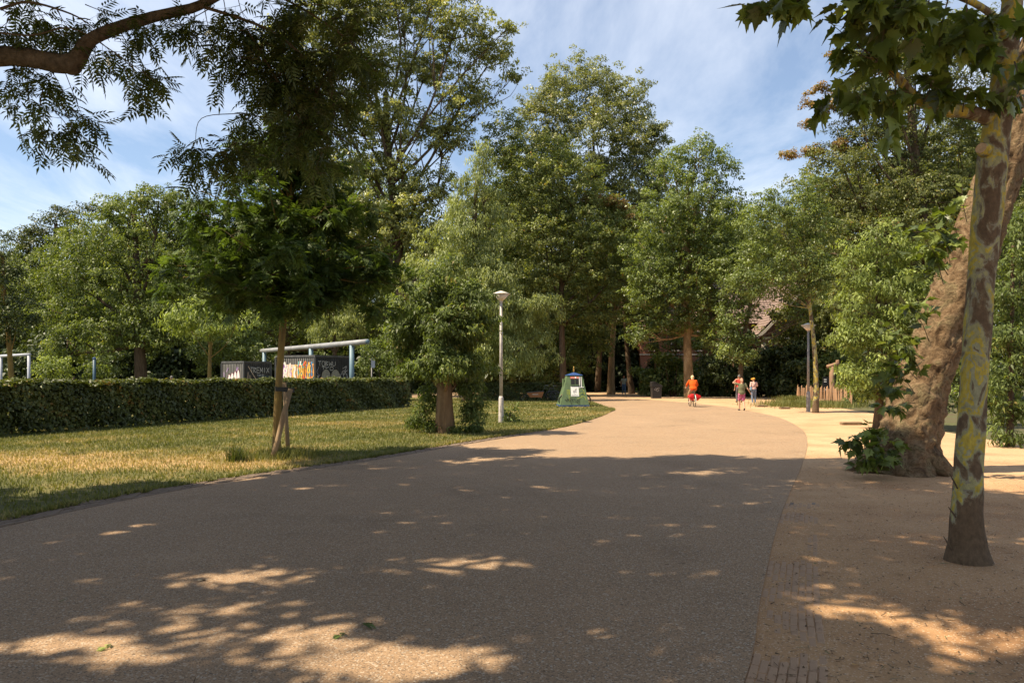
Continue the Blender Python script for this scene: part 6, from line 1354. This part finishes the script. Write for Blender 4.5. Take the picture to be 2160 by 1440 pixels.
STAND = dict(pelvis=(0, 0, .95), chest=(0, 0, 1.22), neck=(0, 0, 1.44), head=(0, .015, 1.585), shl=(-.185, 0, 1.385), shr=(.185, 0, 1.385), ell=(-.235, -.02, 1.11), elr=(.235, -.02, 1.11), wrl=(-.25, .05, .87), wrr=(.25, .05, .87),
             hpl=(-.09, 0, .90), hpr=(.09, 0, .90), knl=(-.10, .03, .50), knr=(.10, .03, .50), anl=(-.10, -.02, .085), anr=(.10, -.02, .085), tol=(-.12, .13, .045), tor=(.12, .13, .045))
def pose(**k): d = dict(STAND); d.update(k); return d
walk = dict(knl=(-.09, .14, .51), anl=(-.09, .12, .085), tol=(-.10, .27, .05), knr=(.09, .02, .50), anr=(.09, -.22, .14), tor=(.10, -.10, .05))
# man walking towards the camera
person('person in grey-green T-shirt and jeans walking beside the knobbly trunk', GP(1316, 832), R(180), pose(**walk, wrl=(-.24, .10, .88), elr=(.24, -.06, 1.11)), dict(skin=SK2, shirt=cloth('tee_grey_green', (.34, .36, .29)), sleeve=.6, pants=cloth('jeans', (.10, .16, .25), .3), shoe=cloth('pale_shoe', (.62, .55, .44)), haircol=cloth('dark_hair', (.03, .02, .015))), 1.76)
# walker with a hand raised to the brow
M_FLORAL = mat('floral_shorts', (.62, .10, .16), .85, .15, col2=(.75, .30, .38), vscale=11); M_FLORAL.node_tree.nodes['Color Ramp'].color_ramp.elements.new(.40).color = (.30, .05, .15, 1)
wt, wv = person('person in olive T-shirt and pink patterned shorts shading brow with raised hand', GP(1564.5, 866), R(-3), pose(**walk, ell=(-.43, .05, 1.46), wrl=(-.26, .10, 1.64), hdl=(.2, .03, .05), elr=(.30, -.05, 1.14), wrr=(.44, .0, .94), hdr=(.35, .05, -.65)), dict(skin=SK, shirt=cloth('tee_olive', (.16, .155, .085)), sleeve=.55, long=True, loose=.012, pants=M_FLORAL, leg=.78, shoe=cloth('dark_shoe', (.03, .03, .03)), haircol=cloth('pinkish_hair', (.50, .28, .18)), hair='tail'), 1.62)
person('person with grey hair in a red top, half hidden by the olive-shirted walker', GP(1559, 849), R(2), pose(**walk), dict(skin=SK2, shirt=cloth('red_top', (.55, .06, .045)), sleeve=.3, pants=cloth('grey_trousers', (.12, .12, .13)), shoe=cloth('brown_shoe', (.14, .07, .04)), haircol=cloth('grey_hair', (.16, .15, .14))), 1.80)
ct, cv = person('person in orange cap, pink top and jeans with a shoulder bag', GP(1590, 850.5), R(8), pose(wrl=(-.20, .16, 1.0), ell=(-.25, -.02, 1.12), elr=(.26, .05, 1.16), wrr=(.12, .22, 1.14)), dict(skin=SK, shirt=cloth('pink_top', (.66, .42, .36)), sleeve=.9, pants=cloth('jeans_grey', (.16, .20, .27), .25), shoe=cloth('white_shoe', (.66, .58, .48)), haircol=cloth('brown_hair', (.16, .08, .04))), 1.60)
M_CAPC = cloth('cap_orange', (.62, .30, .05)); hd = cv['head']
m = MB(); m.ell(hd + Vector((0, 0, .055)), (.098, .112, .085), 14, 8); remesh(m.build('cap', M_CAPC, ct), .012, 2)
MB().tube([hd + Vector((-.06, .05, .045)), hd + Vector((-.15, .09, .030))], [.065, .05], 10).build('cap_brim', M_CAPC, ct, True)
bag = MB(); bag.ell((-.235, -.06, .98), (.05, .13, .14), 12, 8); bo = bag.build('shoulder_bag', cloth('bag_blue', (.16, .24, .32)), None, True); bo.matrix_world = Matrix.Translation(ct.location) @ Matrix.Rotation(R(8), 4, 'Z') @ Matrix.Scale(1.6 / 1.7, 4)
MB().tube([(.12, -.10, 1.44), (.02, -.150, 1.25), (-.14, -.155, 1.08), (-.235, -.10, 1.0)], .014, 6).tube([(.12, -.10, 1.44), (.13, .0, 1.46), (.08, .14, 1.38), (-.10, .16, 1.12), (-.235, -.02, 1.02)], .014, 6).build('strap', cloth('strap_dark', (.05, .03, .05)), bo)
tag(bo, 'blue-grey shoulder bag on a dark diagonal strap over the pink top', 'bag')
# cyclist in orange, seen from behind
cg = GP(1460, 857.5)
bk = bicycle('bicycle with red panniers and pale mudguard ridden along the road', cg, R(90), M_FRAME, guard=M_WFR)
M_RED = mat('pannier_red', (.58, .012, .014), .5, .35, var=.15, vscale=6)
for s in (-1, 1):
    mb = MB(); y0 = .07 * s; lo = [(-.72, y0, .36), (-.34, y0, .36), (-.34, y0 + .10 * s, .38), (-.72, y0 + .10 * s, .38)]; hi = [(-.76, y0, .74), (-.28, y0, .74), (-.30, y0 + .22 * s, .66), (-.74, y0 + .22 * s, .66)]; md = [(-.76, y0, .55), (-.28, y0, .55), (-.29, y0 + .27 * s, .56), (-.75, y0 + .27 * s, .56)]
    if s < 0: lo, hi, md = lo[::-1], hi[::-1], md[::-1]
    V = lo + md + hi; Fc = [(3, 2, 1, 0), (8, 9, 10, 11)] + [(a * 4 + i, a * 4 + (i + 1) % 4, a * 4 + 4 + (i + 1) % 4, a * 4 + 4 + i) for a in (0, 1) for i in range(4)]
    pn = mb.add(V, Fc).build('pannier', M_RED, None); pn.matrix_world = Matrix.Translation(cg) @ Matrix.Rotation(R(90), 4, 'Z')
    bv = pn.modifiers.new('bevel', 'BEVEL'); bv.width = .03; bv.segments = 3
    MB().box((-.745, y0 + .12 * s, .60), (.012, .03, .20)).build('strap', M_BLK, pn)
    tag(pn, 'bulging red pannier bag hanging from the bicycle rack', 'pannier', 'red panniers on the bicycle')
ride = dict(pelvis=(0, -.28, 1.02), chest=(0, -.19, 1.27), neck=(0, -.10, 1.47), head=(.0, -.05, 1.60), shl=(-.19, -.12, 1.41), shr=(.19, -.12, 1.41), ell=(-.29, .02, 1.20), elr=(.29, .02, 1.20), wrl=(-.275, .17, 1.07), wrr=(.275, .17, 1.07), hdl=(0, 1, -.2), hdr=(0, 1, -.2),
            hpl=(-.10, -.25, .96), hpr=(.10, -.25, .96), knl=(-.13, .12, .68), knr=(.12, .17, .86), anl=(-.14, -.02, .30), anr=(.12, -.10, .52), tol=(-.15, .08, .24), tor=(.13, .03, .47))
person('person with blonde hair in orange jacket and beige shorts riding a bicycle', cg, R(0), ride, dict(skin=SK, shirt=cloth('jacket_orange', (.68, .10, .012)), sleeve=1.55, long=True, loose=.03, pants=cloth('shorts_beige', (.40, .28, .16)), leg=.85, shoe=cloth('trainer', (.55, .48, .42)), haircol=cloth('blonde_hair', (.72, .52, .28)), hair='long'), 1.74)
# people half hidden behind the hedge
person('person in pale grey shirt whose head and shoulders show above the hedge', GX(362, 44), R(20), pose(), dict(skin=SK2, shirt=cloth('shirt_pale', (.48, .46, .50)), pants=cloth('trousers_dark', (.05, .05, .07)), shoe=cloth('dark_shoe', (.03, .03, .03)), haircol=cloth('grey_hair', (.16, .15, .14))), 1.74)
person('person in orange and blue barely showing above the hedge by the blue post', GX(156, 44), R(60), pose(), dict(skin=SK, shirt=cloth('shirt_orange_dull', (.45, .20, .04)), pants=cloth('trousers_blue', (.04, .06, .2)), shoe=cloth('dark_shoe', (.03, .03, .03)), haircol=cloth('dark_hair', (.03, .02, .015))), 1.66)
# leaves lying on the road and sand
def fallen(px, py, kind, s, lab, rz):
    p = GP(px, py)
    if kind == 'ash':
        q = place(compound(2, .55, .16), np.array([[0, 0, .012]]), np.array([[1, .1, 0]]), np.array([[0, .1, 1.0]]), np.array([s])); me = quads_mesh('fallen_leaf', q, LM['sapling'] if 'green' in lab else LM['light'], rng.random(len(q)))
    else: me = PALM_ME[2].copy(); me.materials.clear(); me.materials.append(LM['brown'] if 'brown' in lab else mat('dry_leaf', (.50, .38, .24), .8, .2))
    o = link(bpy.data.objects.new('fallen_leaf', me)); o.location = (p.x, p.y, .02); o.rotation_euler = (0, 0, rz)
    if kind != 'ash': o.scale = (s,) * 3
    tag(o, lab, 'leaf')
fallen(748, 1326, 'ash', .20, 'dark green leaf sprig lying alone on the shaded road', .2); fallen(735, 1350, 'ash', .15, 'smaller green leaf sprig on the road below the larger one', 2.6)
fallen(243, 1373, 'ash', .15, 'yellowish leaf sprig lying in the sunlit patch of road', 2.9); fallen(420, 1229, 'palm', .09, 'pale dry leaf in the narrow sunlit patch of road', 1.2)
fallen(1800, 1408, 'palm', .05, 'small brown orange leaf lying on the sand', .4)
print('LEAVES', LEAFCOUNT[0], 'TRIS', sum(len(m.loops) - 2 * len(m.polygons) for m in bpy.data.meshes))
